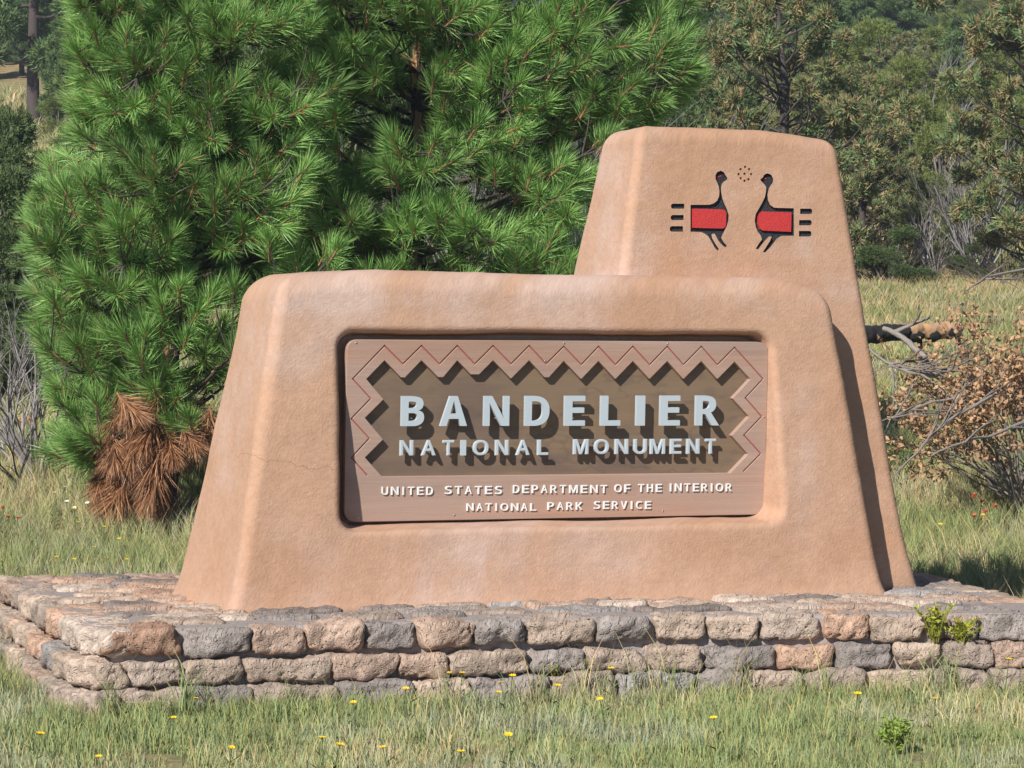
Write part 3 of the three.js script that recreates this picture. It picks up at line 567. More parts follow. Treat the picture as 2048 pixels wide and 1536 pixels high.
function bigPine(o) {
  const r = rngOf(o.seed), base = onGround(o.px, o.d), t = thing('ponderosa_pine', o.label, 'pine tree', base.toArray(), null);
  const wood = new MB(), nb = new MB(), tb = new MB();
  const trunkPts = [], trunkR = [];
  for (let k = 0; k <= 14; k++) { const h = k / 14 * o.height; trunkPts.push(V3(o.lean * h + 0.04 * N3(h, o.seed, 0), h - (k ? 0 : 0.2), 0.05 * N3(h, 3, o.seed))); trunkR.push(lerp(o.r, 0.015, k / 14)); }
  tube(wood, trunkPts, trunkR, 12);
  part(t, 'trunk', wood.geo(), M.bark);
  const axis = (h) => { const q = clamp(h / o.height * 14, 0, 13.999), k = Math.floor(q); return trunkPts[k].clone().lerp(trunkPts[k + 1], q - k); };
  // boughs first, then the tips of the shoots that fill each bough
  const tips = [], boughs = [];
  for (let tries = 0; tries < 20000 && boughs.length < 150; tries++) {
    const py = lerp(o.y0, o.y1, r()), px = lerp(o.x0, o.x1, r()); if (!insidePoly(px, py, o.poly)) continue;
    const w = ray(px, py, o.d + o.depth * (r() * 2 - 1)).sub(base); if (Math.hypot(w.x, w.z) > o.reach * 1.25) continue;
    if (boughs.some((q) => ((q.x - w.x) / 0.62) ** 2 + ((q.y - w.y) / 0.4) ** 2 + ((q.z - w.z) / 0.7) ** 2 < 1)) continue;
    boughs.push(w); w.tint = 0.78 + r() * 0.42;
  }
  for (let tries = 0; tries < o.tries && tips.length < o.count; tries++) {
    const py = lerp(o.y0, o.y1, r()), px = lerp(o.x0, o.x1, r());
    if (!insidePoly(px, py, o.poly)) continue;
    const dd = o.d + (o.off ?? 0) + o.depth * (Math.pow(r(), 1.25) * 2 - 1.0), w = ray(px, py, dd).sub(base);
    const ax = axis(w.y), rad = Math.hypot(w.x - ax.x, w.z - ax.z);
    const maxR = o.reach; if (rad < 0.25 || rad > maxR * 1.25) continue;
    const edge = Math.abs(w.z) / o.depth; if (edge > 1) continue;
    if (o.gaps.some(([gx, gyy, rx, ry, deep]) => ((px - gx) / rx) ** 2 + ((py - gyy) / ry) ** 2 < 1 && w.z > (deep ? -0.9 : -0.3))) continue;
    const bo = boughs.find((q) => ((q.x - w.x) / 0.42) ** 2 + ((q.y - w.y) / 0.2) ** 2 + ((q.z - w.z) / 0.5) ** 2 < 1); if (!bo) continue;
    if (tips.some((q) => q.distanceToSquared(w) < o.space * o.space)) continue;
    w.bough = bo; tips.push(w);
  }
  if (o.hang) for (const [hx, hy] of o.hang) for (let k = 0; k < 5; k++) { const w = ray(hx + (r() - 0.5) * 50, hy + (r() - 0.5) * 40, o.d - 0.5 - r() * 0.9).sub(base); tips.push(w); }
  const mains = [], sorted = [...tips].sort((a, b) => Math.hypot(b.x, b.z) - Math.hypot(a.x, a.z));
  for (const w of sorted) {                                    // main limbs reach the outermost tips
    if (mains.some((m) => m.tip.distanceTo(w) < 0.75)) continue;
    const ax = axis(w.y), rad = Math.hypot(w.x - ax.x, w.z - ax.z), h0 = Math.max(0.25, w.y - rad * (0.28 + r() * 0.25)), a = axis(h0), pts = [];
    for (let k = 0; k <= 7; k++) { const q = k / 7, p = a.clone().lerp(w, q); p.y = lerp(h0, w.y, Math.pow(q, 1.5)) + 0.03 * N3(k, w.x * 9, w.z * 9); p.x += 0.05 * N3(k * 0.7, w.y * 7, 1); pts.push(p); }
    mains.push({ tip: w, pts });
  }
  const limbs = new MB(), barkCol = [0.085, 0.07, 0.06];
  for (const m of mains) tube(limbs, m.pts, m.pts.map((_, k) => lerp(0.028, 0.007, k / 7)), 5, barkCol);
  for (const w of tips) {
    let best = null, bd = 1e9;
    for (const m of mains) for (let k = 1; k < 8; k++) { const q = m.pts[k], inward = Math.hypot(w.x, w.z) - Math.hypot(q.x, q.z), ds = q.distanceTo(w) + (inward < 0.05 ? 0.6 : 0) + (q.y > w.y ? 0.25 : 0); if (ds < bd) { bd = ds; best = q; } }
    const dir = w.clone().sub(best); if (dir.length() < 0.05) dir.set(w.x, 0.3, w.z);
    const L = dir.length(), ax = axis(w.y), outw = V3(w.x - ax.x, 0, w.z - ax.z).normalize();
    const mid = best.clone().lerp(w, 0.55); mid.y -= 0.12 * L;
    if (L > 0.08) tube(limbs, [best, mid, w], [0.009, 0.008, 0.006], 4, barkCol);
    const wp = w.clone().add(base), py = 768 - (wp.y - EYE) / -wp.z * F, px = 1024 + wp.x / -wp.z * F, dead = o.dead && o.dead(px, py, r);
    const tint = (w.bough?.tint ?? 1) * (0.88 + r() * 0.24);
    dir.normalize().multiplyScalar(0.45).add(outw.multiplyScalar(0.55)); if (w.bough) dir.add(w.clone().sub(w.bough).multiplyScalar(1.1)); dir.y += dead ? -1.3 : 0.25 + r() * 0.45; dir.x += (r() - 0.5) * (dead ? 1.7 : 0.5); dir.z += (r() - 0.5) * (dead ? 0.9 : 0.4);
    needleTuft(nb, tb, w, dir, o.needle * (0.75 + r() * 0.45) * (dead ? 1.2 : 1), dead ? 230 : 165, r, dead ? deadNeedles : (q) => (q() < 0.025 ? deadNeedles(q) : greens(q).map((x) => x * tint)), dead ? 0.8 : 1);
  }
  part(t, 'branches', limbs.geo(), M.twig);
  part(t, 'shoots', tb.geo(), M.twig).userData.kind = 'stuff';
  part(t, 'needles', nb.geo(), M.needle).userData.kind = 'stuff';
  return t;
}
bigPine({
  seed: 11, px: 330, d: 25.6, height: 7.5, r: 0.1, lean: 0.03, depth: 1.5, reach: 1.9, x0: 40, x1: 760, y0: -130, y1: 1085, count: 1000, tries: 140000, space: 0.15, needle: 0.225,
  label: 'bushy green young pine left of the monument, with dead rust-brown lower branches',
  poly: [[150, -140], [690, -140], [600, 30], [720, 120], [600, 260], [740, 380], [660, 560], [540, 620], [470, 780], [430, 860], [380, 880], [330, 850], [290, 830], [240, 860], [200, 900], [130, 930], [95, 900], [110, 840], [100, 760], [80, 640], [60, 560], [60, 440], [100, 320], [150, 250], [150, 60]],
  gaps: [[420, 790, 60, 45], [490, 90, 28, 45], [240, 540, 10, 10]],
  hang: [[215, 915], [260, 900], [300, 890], [345, 880], [392, 875], [250, 955], [300, 940], [345, 915], [225, 985], [235, 1015], [300, 985], [315, 1025], [170, 910], [280, 870]],
  dead: (px, py, r) => (py > 865 && px > 195) || (py > 820 && r() < 0.4 && px > 200 && px < 420),
});
bigPine({
  seed: 23, px: 826, d: 25.9, height: 9.5, r: 0.1, lean: 0.012, depth: 1.5, reach: 2.9, x0: 560, x1: 1430, y0: -130, y1: 700, count: 1000, tries: 140000, space: 0.15, needle: 0.23,
  label: 'green young pine directly behind the monument, its orange trunk showing through the branches',
  poly: [[520, -140], [1420, -140], [1390, 60], [1390, 170], [1330, 225], [1210, 300], [1190, 400], [1170, 520], [1150, 600], [700, 640], [520, 640], [560, 400], [640, 300], [540, 200], [640, 60]],
  gaps: [[828, 190, 38, 112, 1], [990, 400, 70, 40], [1165, 300, 45, 45], [1000, 190, 40, 25], [720, 250, 40, 60], [560, 250, 30, 30], [690, 330, 25, 35]],
});

// ---------------------------------------------------------------- other trees and shrubs
function lobeCrown(mb, lobes, perLobe, blade, r, colour, bladesPer = 11) {
  for (const [cx, cy, cz, rx, ry, rz] of lobes) for (let k = 0; k < perLobe; k++) {
    const a = r() * Math.PI * 2, zz = r() * 2 - 1, q = Math.sqrt(1 - zz * zz), rad = Math.pow(r(), 0.4) * (0.8 + 0.35 * N3(cx * 3 + q * Math.cos(a) * 2, cy + zz * 2, cz + q * Math.sin(a) * 2));
    const nx = q * Math.cos(a), ny = zz, nz = q * Math.sin(a), px = cx + nx * rx * rad, py = cy + ny * ry * rad, pz = cz + nz * rz * rad, c = colour(r);
    for (let b = 0; b < bladesPer; b++) {
      _t.set(nx + (r() - 0.5) * 1.5, ny + 0.35 + (r() - 0.5) * 1.5, nz + (r() - 0.5) * 1.5).normalize();
      _x.set(r() - 0.5, r() - 0.5, r() - 0.5).cross(_t).normalize();
      const ln = blade * (0.6 + r() * 0.8), w = blade * 0.13, sx = px + (r() - 0.5) * blade, sy = py + (r() - 0.5) * blade, sz = pz + (r() - 0.5) * blade, kk = 0.8 + r() * 0.4, cc = [c[0] * kk, c[1] * kk, c[2] * kk];
      const i0 = mb.v(sx - _x.x * w, sy - _x.y * w, sz - _x.z * w, cc), i1 = mb.v(sx + _x.x * w, sy + _x.y * w, sz + _x.z * w, cc), i2 = mb.v(sx + _t.x * ln, sy + _t.y * ln, sz + _t.z * ln, cc);
      mb.tri(i0, i1, i2);
    }
  }
}
function limbsTo(mb, root, lobes, r, rad, c) {
  for (const [x, y, z] of lobes) {
    const e = V3(x, y, z), m = root.clone().lerp(e, 0.5); m.x += (r() - 0.5) * 0.3; m.z += (r() - 0.5) * 0.3; m.y -= 0.1 * e.distanceTo(root);
    const cv = new THREE.CatmullRomCurve3([root, m, e]).getPoints(6); tube(mb, cv, cv.map((_, k) => lerp(rad, rad * 0.22, k / 6)), 5, c);
  }
}
// a bare branching skeleton, grown recursively
function bare(mb, p, dir, len, rad, depth, r, spread, c, ends, droop = 0) {
  const pts = [p.clone()], n = 4; let q = p.clone(), d = dir.clone().normalize();
  for (let k = 0; k < n; k++) { d.x += (r() - 0.5) * 0.35; d.y += (r() - 0.5) * 0.3 - droop; d.z += (r() - 0.5) * 0.35; d.normalize(); q = q.clone().addScaledVector(d, len / n); pts.push(q); }
  tube(mb, pts, pts.map((_, k) => lerp(rad, rad * 0.55, k / n)), depth > 1 ? 5 : 3, c);
  if (ends) for (const e of pts.slice(2)) if (depth < 2) ends.push([e.clone(), d.clone()]);
  if (depth <= 0) return;
  const kids = 2 + Math.floor(r() * 2.4);
  for (let k = 0; k < kids; k++) {
    const at = pts[2 + Math.floor(r() * (n - 1))], nd = d.clone().add(V3(r() - 0.5, r() - 0.42, r() - 0.5).multiplyScalar(spread * 2));
    bare(mb, at, nd, len * (0.55 + r() * 0.3), rad * 0.55, depth - 1, r, spread, c, ends, droop);
  }
}
const olive = (r) => { const t = r(), k = 0.8 + r() * 0.4; return [lerp(0.12, 0.2, t) * k, lerp(0.16, 0.235, t) * k, lerp(0.035, 0.055, t) * k]; };
const deepGreen = (r) => { const t = r(), k = 0.7 + r() * 0.5; return [lerp(0.065, 0.12, t) * k, lerp(0.11, 0.17, t) * k, lerp(0.035, 0.05, t) * k]; };
const dying = (r) => { const t = r(), k = 0.8 + r() * 0.4; return t < 0.24 ? [0.29 * k, 0.215 * k, 0.1 * k] : t < 0.62 ? [0.22 * k, 0.22 * k, 0.085 * k] : [0.12 * k, 0.19 * k, 0.07 * k]; };
const mids = (r) => { const t = r(), k = 0.75 + r() * 0.45; return [lerp(0.085, 0.14, t) * k, lerp(0.15, 0.21, t) * k, lerp(0.045, 0.065, t) * k]; };
function template(seed, kind) {                                // a tree about 4 m high with its parts
  const r = rngOf(seed), g = new THREE.Group(), wood = new MB(), crown = new MB(), lobes = [];
  if (kind === 'juniper' || kind === 'dark') {
    const n = 13; for (let k = 0; k < n; k++) { const y = 0.5 + r() * 2.9, w = 1.25 * Math.sqrt(Math.max(0.1, 1 - ((y - 1.5) / 2.4) ** 2)), a = k * 2.4 + r(), s = 0.42 + r() * 0.4; lobes.push([Math.cos(a) * w * (0.4 + 0.6 * r()), y, Math.sin(a) * w * (0.4 + 0.6 * r()), s, s * 0.85, s]); }
    limbsTo(wood, V3(0, 0.1, 0), lobes, r, 0.08, [0.2, 0.17, 0.15]);
    lobeCrown(crown, lobes, 300, 0.085, r, kind === 'dark' ? deepGreen : olive);
  } else if (kind === 'dying') {
    const tr = []; for (let k = 0; k <= 8; k++) tr.push(V3(0.15 * N3(k, seed, 1), k / 8 * 4.1, 0.15 * N3(k, 2, seed))); tube(wood, tr, tr.map((_, k) => lerp(0.12, 0.015, k / 8)), 7, [0.075, 0.06, 0.055]);
    for (let k = 0; k < 95; k++) { const y = 0.35 + r() * 3.7, w = 1.5 * Math.sqrt(Math.max(0.12, 1 - ((y - 2) / 2.5) ** 2)), a = k * 2.4, q = 0.25 + 0.8 * r(), s = 0.13 + r() * 0.14, e = [Math.cos(a) * w * q, y + 0.25, Math.sin(a) * w * q, s, s * 0.75, s]; lobes.push(e); limbsTo(wood, V3(0, Math.max(0.2, y - 0.35), 0), [e], r, 0.02, [0.085, 0.07, 0.06]); }
    lobeCrown(crown, lobes, 40, 0.08, r, dying, 12);
  } else {                                                      // conifer
    const tr = []; for (let k = 0; k <= 8; k++) tr.push(V3(0.08 * N3(k, seed, 1), k / 8 * 4.3, 0)); tube(wood, tr, tr.map((_, k) => lerp(0.11, 0.015, k / 8)), 7, [0.075, 0.055, 0.05]);
    for (let k = 0; k < 24; k++) { const y = 0.9 + k / 24 * 3.3, w = 1.1 * (1 - 0.75 * ((y - 0.6) / 3.8)), a = k * 2.4, q = 0.6 + 0.45 * r(), s = 0.25 + r() * 0.18, e = [Math.cos(a) * w * q, y, Math.sin(a) * w * q, s * 1.2, s * 0.7, s * 1.2]; lobes.push(e); limbsTo(wood, V3(0, y - 0.1, 0), [e], r, 0.025, [0.075, 0.055, 0.05]); }
    lobeCrown(crown, lobes, 150, 0.1, r, mids);
  }
  part(g, 'trunk', wood.geo(), M.twig); part(g, 'crown', crown.geo(), M.leaf);
  return g;
}
const T = { juniper: [template(41, 'juniper'), template(42, 'juniper'), template(43, 'juniper')], dark: [template(51, 'dark'), template(52, 'dark')], dying: [template(61, 'dying'), template(62, 'dying')], conifer: [template(71, 'conifer'), template(72, 'conifer')] };
const tRand = rngOf(4242);
function tree(kind, name, px, d, height, wide, label, group, sink = 0.1) {
  const o = T[kind][Math.floor(tRand() * T[kind].length)].clone(), p = onGround(px, d), s = height / 4;
  o.name = numbered(name); o.position.set(p.x, p.y - sink, p.z); o.scale.set(s * wide, s, s * wide); o.rotation.y = tRand() * 6.28;
  o.userData = { label, category: kind === 'conifer' || kind === 'dying' ? 'pine tree' : 'juniper' }; if (group) o.userData.group = group;
  scene.add(o); return o;
}
// right of the monument
tree('dying', 'dying_pine', 1560, 58, 6.6, 0.95, 'tall thin-crowned pine with browning needles rising behind the upper block');
tree('dying', 'dying_pine', 1730, 66, 4.2, 0.9, 'small browning pine beside the right edge of the upper block');
tree('dying', 'dying_pine', 2085, 57, 6.8, 1.0, 'browning pine at the right edge of the picture, highest in the corner');
tree('juniper', 'juniper', 1885, 63, 2.7, 1.1, 'olive green juniper with a bare grey trunk, right of the upper block');
tree('juniper', 'juniper', 2010, 66, 2.6, 1.1, 'low olive juniper by the right edge, above the pale meadow');
tree('juniper', 'juniper', 1845, 80, 3.4, 0.9, 'upright bright olive juniper on the slope right of the upper block');
tree('juniper', 'juniper', 1860, 104, 4.2, 1.1, 'broad juniper high on the slope under the far hill');
tree('juniper', 'juniper', 1770, 112, 4.4, 1.1, 'juniper high on the slope just right of the browning pine');
tree('juniper', 'juniper', 1955, 92, 3.4, 1.1, 'juniper on the slope beside grey dead brush at far right');
tree('juniper', 'juniper', 1930, 128, 4.6, 1.2, 'juniper near the crest of the slope at upper right');
tree('dark', 'juniper', 1785, 57, 1.5, 1.5, 'low dark scrub at the far edge of the pale meadow');
tree('dark', 'juniper', 1935, 59, 1.0, 1.4, 'small dark green shrub at the meadow edge near the right border');
tree('dark', 'juniper', 1430, 70, 4.6, 1.1, 'dark evergreen between the big pine and the browning pine');
for (const [px, d, h, k] of [[1420, 64, 4.2, 'juniper'], [1480, 72, 5, 'dying'], [1640, 71, 5, 'dying'], [1690, 82, 4.6, 'juniper'], [1590, 84, 5, 'juniper'], [1510, 92, 5, 'conifer'], [1790, 90, 4, 'juniper'], [1900, 78, 3.2, 'juniper'], [1990, 80, 3.6, 'juniper'], [2060, 74, 4, 'juniper'], [1820, 96, 4, 'dying'], [2030, 100, 4.5, 'juniper'], [1720, 100, 5, 'juniper'], [1930, 106, 4.4, 'conifer'], [1980, 116, 4.6, 'juniper'], [1650, 108, 5, 'conifer'], [1880, 117, 4.6, 'juniper'], [1795, 71, 2.2, 'dying'], [1960, 69, 1.8, 'juniper'], [2180, 62, 3.6, 'juniper'], [2250, 80, 4.4, 'dying'], [2330, 68, 4, 'juniper'], [2420, 90, 4.6, 'conifer'], [2500, 76, 4, 'juniper'], [2600, 95, 4.6, 'juniper']]) tree(k, 'slope_tree', px, d, h, 1.1, 'one of the small evergreens crowding the slope to the right of the monument', 'evergreens crowding the right slope');
// left of the monument
const wl = tree('conifer', 'tall_pine', 66, 118, 13, 0.85, 'tall pine with a long bare dark trunk in the upper left corner');
tree('conifer', 'conifer', 133, 112, 4.6, 1.0, 'green conifer on the hillside beside the tall bare trunk');
tree('juniper', 'juniper', 122, 104, 2.0, 1.3, 'round juniper on the dry hillside right of the bare trunk');
tree('juniper', 'juniper', 30, 92, 2.1, 1.2, 'juniper below the dry slope at the left border');
tree('juniper', 'juniper', 110, 88, 2.0, 1.3, 'juniper bush between the left border and the big pine');
tree('dark', 'juniper', 35, 52, 4.1, 0.85, 'gnarled dark juniper at the left border with light bark showing');
tree('dark', 'juniper', -40, 38, 3.4, 1.0, 'deep green juniper cut by the left border behind the grey dead brush');
tree('dark', 'juniper', 130, 40, 2.6, 1.0, 'dark juniper close behind the left pine');
for (const [px, d, h, l] of [[55, 35, 2.2, 'dark juniper standing behind the grey dead twigs on the left'], [100, 37, 2.6, 'dark juniper pressed against the left pine, right of the grey dead twigs'], [5, 33, 1.7, 'low dark juniper in the shade at the left border']]) tree('dark', 'juniper', px, d, h, 1.1, l);
// behind the pines, filling the gaps between their branches
for (const [px, d, h] of [[230, 52, 5], [400, 47, 5.2], [560, 54, 6], [720, 50, 5.4], [860, 57, 6], [1010, 62, 6.2], [1150, 58, 5], [1290, 62, 6], [640, 62, 7], [310, 60, 6.5]]) tree('dark', 'juniper', px, d, h, 1.0, 'dark juniper glimpsed through the branches of the big pines', 'junipers hidden behind the pines');
// the wood on the far slope reads as one mass
{
  const r = rngOf(99), list = [];
  for (let k = 0; k < 620; k++) { const d = lerp(122, 255, Math.sqrt(r())), px = lerp(-500, 2600, r()); if (px > -60 && px < 175 && d < 150) continue; list.push([px, d, 3.6 + r() * 3.6, r(), r()]); }
  const kinds = [T.juniper[0], T.dark[0], T.conifer[0], T.conifer[1]], geos = kinds.map((k) => mergeGeometries(k.children.map((c) => c.geometry)));
  const wood = new THREE.Group(); wood.name = 'distant_wood'; wood.userData = { label: 'distant wood of junipers and pines covering the far slope', category: 'wood', kind: 'stuff' };
  scene.add(wood);
  geos.forEach((g, i) => {
    const mine = list.filter((_, k) => k % 4 === i), im = new THREE.InstancedMesh(g, M.leaf, mine.length); im.name = 'trees'; im.userData.kind = 'stuff'; im.castShadow = im.receiveShadow = true;
    const o = new THREE.Object3D(); mine.forEach(([px, d, h, a, b], k) => { const p = onGround(px, d); o.position.copy(p); o.position.y -= 0.2; o.rotation.y = a * 6.28; const s = h / 4; o.scale.set(s * (0.9 + b * 0.4), s, s * (0.9 + b * 0.4)); o.updateMatrix(); im.setMatrixAt(k, o.matrix); });
    wood.add(im);
  });
}
// dead brush
function deadBrush(seed, base, height, radius, stems, label, group, tone = [0.3, 0.275, 0.26], depth = 3, lean = [0, 0]) {
  const r = rngOf(seed), t = thing('dead_brush', label, 'dead shrub', base.toArray(), group), mb = new MB();
  for (let k = 0; k < stems; k++) { const a = k / stems * 6.28 + r(), q = V3(Math.cos(a) * radius * 0.8 + lean[0], height * (0.5 + r() * 0.4), Math.sin(a) * radius * 0.8 + lean[1]); bare(mb, V3((r() - 0.5) * radius * 0.4, 0, (r() - 0.5) * radius * 0.4), q, height * 0.55, 0.012 + height * 0.006, depth, r, 0.42, tone); }
  part(t, 'branches', mb.geo(), M.twig); return t;
}
deadBrush(301, onGround(70, 27.5), 1.35, 0.55, 16, 'tangle of silver grey dead twigs beside the left pine', null, [0.33, 0.3, 0.29], 3, [-0.25, 0]);
deadBrush(302, onGround(960, 44), 2.9, 1.2, 16, 'grey dead thicket seen through the pine above the sign', null, [0.3, 0.28, 0.27]);
deadBrush(303, onGround(1180, 46), 3.4, 1.2, 16, 'grey dead thicket between the big pine and the upper block', null, [0.27, 0.25, 0.25]);
deadBrush(304, onGround(1960, 60), 2.3, 1.0, 18, 'grey leafless brush on the slope at far right', null, [0.36, 0.335, 0.33]);
deadBrush(305, onGround(1870, 61), 1.5, 0.8, 14, 'grey dead branches under the olive juniper', null, [0.36, 0.33, 0.32]);
deadBrush(306, onGround(1790, 57.5), 1.1, 1.4, 16, 'dark fallen branches at the far edge of the meadow', null, [0.09, 0.075, 0.07]);
deadBrush(307, onGround(2000, 57), 1.2, 1.4, 14, 'dark brown dead branches lying at the meadow edge by the right border', null, [0.1, 0.08, 0.07]);
deadBrush(308, onGround(1385, 50), 2.5, 0.5, 6, 'pale bare twigs just above the left shoulder of the upper block', null, [0.42, 0.39, 0.35]);
deadBrush(309, onGround(1880, 96), 3.2, 1.3, 14, 'grey dead brush half way up the right slope', null, [0.38, 0.36, 0.36]);
deadBrush(310, hit(30, 985), 0.62, 0.5, 5, 'low black twigs curving out of the grass at the left border', null, [0.03, 0.028, 0.028], 2, [-0.3, 0]);

// a dead shrub that kept its brown leaves
{
  const r = rngOf(808), base = onGround(2060, 25), t = thing('dead_shrub', 'dead shrub with curled tan leaves at the right border', 'dead shrub', base.toArray()), mb = new MB(), ends = [], lf = new MB();
  for (let k = 0; k < 46; k++) { const a = k / 46 * 6.28 + r() * 0.3; bare(mb, V3((r() - 0.5) * 0.3, 0.05, (r() - 0.5) * 0.3), V3(Math.cos(a) * (0.3 + r() * 0.7), 0.3 + r() * 1.4, Math.sin(a) * (0.3 + r() * 0.7)), 0.8, 0.013, 3, r, 0.45, [0.22, 0.19, 0.175], ends); }
  for (const [e, d] of ends) {
    if (r() < 0.15) continue;
    const n = 2 + Math.floor(r() * 3);
    for (let q = 0; q < n; q++) {
      const s = 0.022 + r() * 0.018, k = 0.7 + r() * 0.6, c = [0.42 * k, 0.25 * k, 0.135 * k], ax = V3(r() - 0.5, r() - 0.6, r() - 0.5).normalize(), sd = V3(r() - 0.5, r() - 0.5, r() - 0.5).cross(ax).normalize(), up = ax.clone().cross(sd);
      const o = e.clone().add(V3((r() - 0.5) * 0.05, (r() - 0.5) * 0.05, (r() - 0.5) * 0.05)), P = (a, b, h) => { const p = o.clone().addScaledVector(ax, a * s).addScaledVector(sd, b * s).addScaledVector(up, h * s); return lf.v(p.x, p.y, p.z, c); };
      const i0 = P(0, 0, 0), i1 = P(0.9, 0.5, 0.3), i2 = P(0.9, -0.5, 0.3), i3 = P(1.8, 0.05, -0.1), i4 = P(0.95, 0, 0); lf.tri(i0, i1, i4); lf.tri(i0, i4, i2); lf.tri(i1, i3, i4); lf.tri(i4, i3, i2);
    }
  }
  part(t, 'branches', mb.geo(), M.twig); const l = part(t, 'leaves', lf.geo(), M.leaf); l.userData.kind = 'stuff';
}
// fallen log and loose branches
{
  const a = onGround(1690, 37), b = onGround(1935, 38.2), t = thing('fallen_log', 'fallen log lying right of the monument, half charred black and half bare tan wood', 'log', a.toArray());
  const y = (p, px, py, d) => EYE + (768 - py) / F * d;
  const A = V3(0, y(0, 1690, 672, 37) - a.y, 0), B = V3(b.x - a.x, y(0, 1935, 657, 38.2) - a.y, b.z - a.z), P = (s) => { const p = A.clone().lerp(B, s); if (s < 0) p.y += s * 1.3; return p; };
  const roughen = (m, amp) => { const p = m.geometry.attributes.position, q = m.geometry.attributes.normal; for (let k = 0; k < p.count; k++) { const e = amp * (fbm(p.getX(k) * 4, p.getY(k) * 14, p.getZ(k) * 14, 3)); p.setXYZ(k, p.getX(k) + q.getX(k) * e, p.getY(k) + q.getY(k) * e, p.getZ(k) + q.getZ(k) * e); } m.geometry.computeVertexNormals(); return m; };
  const seg = (s0, s1, n, m, nm, wob2) => { const mb = new MB(), pts = [], rr = []; for (let k = 0; k <= n; k++) { const s = lerp(s0, s1, k / n); pts.push(P(s)); rr.push((0.115 - 0.015 * s) * (1 + wob2 * N3(k * 0.35, s0 * 9, 2)) * (k === 0 || k === n ? 0.96 : 1)); } tube(mb, pts, rr, 16); return roughen(part(t, nm, mb.geo(), m), 0.06); };
  seg(-0.4, 0.5, 40, M.char, 'charred_section', 0.12); seg(0.49, 0.93, 30, M.bare, 'bare_section', 0.14);
  const und = new MB(); for (const [s0, s1, o] of [[0.5, 0.62, -0.01], [0.66, 0.76, -0.02], [0.8, 0.88, 0]]) { const p0 = P(s0), p1 = P(s1), m = p0.clone().lerp(p1, 0.5); for (const p of [p0, m, p1]) { p.y += -0.045 + o; p.z += 0.05; } tube(und, [p0, m, p1], [0.05, 0.095, 0.05], 9); }
  part(t, 'charred_hollow', und.geo(), M.char);
  const st = new MB(); tube(st, [P(0.9), P(0.93).add(V3(0.02, -0.3, 0.02)), P(0.94).add(V3(0.02, -0.6, 0.02))], [0.04, 0.035, 0.03], 6); tube(st, [P(0.6), P(0.6).add(V3(0, -0.3, 0.05)), P(0.6).add(V3(0, -0.6, 0.1))], [0.04, 0.035, 0.03], 6); part(t, 'branch_stub', st.geo(), M.char);
}
function looseBranch(name, pts, radii, mat, label, cat = 'branch', twigs = 0, seed = 1) {
  const o = pts[Math.floor(pts.length / 2)].clone(), r = rngOf(seed), mb = new MB(), c = new THREE.CatmullRomCurve3(pts.map((p) => p.clone().sub(o))).getPoints(10);
  for (let k = 1; k < c.length - 1; k++) { c[k].x += (r() - 0.5) * 0.012; c[k].y += (r() - 0.5) * 0.016; }
  tube(mb, c, c.map((_, k) => lerp(radii[0], radii[1], k / 10)), 6);
  for (let k = 0; k < twigs; k++) { const s = c[2 + Math.floor(r() * 8)], d = c[10].clone().sub(c[0]).normalize().add(V3((r() - 0.5) * 1.4, (r() - 0.4) * 1.2, (r() - 0.5) * 1.4)); bare(mb, s, d, 0.25 + r() * 0.25, radii[1] * 0.8, 1, r, 0.4); }
  mb.c = []; const t = thing(name, label, cat, o.toArray()); part(t, 'wood', mb.geo(), mat); return t;
}
looseBranch('dead_branch', [ray(1768, 657, 25.6), ray(1800, 672, 25.4), ray(1822, 690, 25.2), ray(1850, 716, 25)], [0.024, 0.03], M.grey, 'thick grey dead branch pointing at the fallen log', 'branch', 2, 5);
looseBranch('dead_branch', [ray(1736, 695, 25.4), ray(1775, 725, 25.2), ray(1815, 742, 25), ray(1885, 755, 24.8)], [0.011, 0.019], M.grey, 'long grey dead branch sloping down below the fallen log', 'branch', 6, 6);
looseBranch('dead_branch', [ray(1735, 745, 24.6), ray(1790, 732, 24.6), ray(1835, 733, 24.6), ray(1880, 745, 24.6)], [0.005, 0.009], M.grey, 'thin pale dead branch beside the right edge of the monument', 'branch', 5, 7);
looseBranch('dead_branch', [ray(1755, 846, 23.4), ray(1795, 830, 23.5), ray(1830, 815, 23.6), ray(1930, 790, 23.8)], [0.005, 0.012], M.grey, 'thin whitish dead branch low beside the monument', 'branch', 7, 8);
looseBranch('dead_branch', [ray(1785, 955, 22.6), ray(1840, 900, 22.8), ray(1880, 855, 23), ray(1985, 790, 23.4)], [0.006, 0.015], M.grey, 'grey branch rising from the grass into the brown-leaved shrub', 'branch', 4, 9);
looseBranch('dead_branch', [ray(1862, 912, 22.9), ray(1915, 888, 23), ray(1990, 868, 23.3), ray(2060, 840, 23.6)], [0.007, 0.015], M.grey, 'lowest grey branch crossing the brown-leaved shrub', 'branch', 4, 10);
looseBranch('dead_branch', [ray(1930, 582, 30), ray(1955, 566, 30.2), ray(1985, 552, 30.5), ray(2070, 536, 31)], [0.008, 0.018], M.grey, 'curved dark grey branch over the meadow by the right border', 'branch', 3, 12);
// dead brush under the log
deadBrush(312, onGround(1770, 33), 0.6, 0.8, 12, 'dark dead twigs on the ground below the fallen log', null, [0.12, 0.1, 0.09], 2);

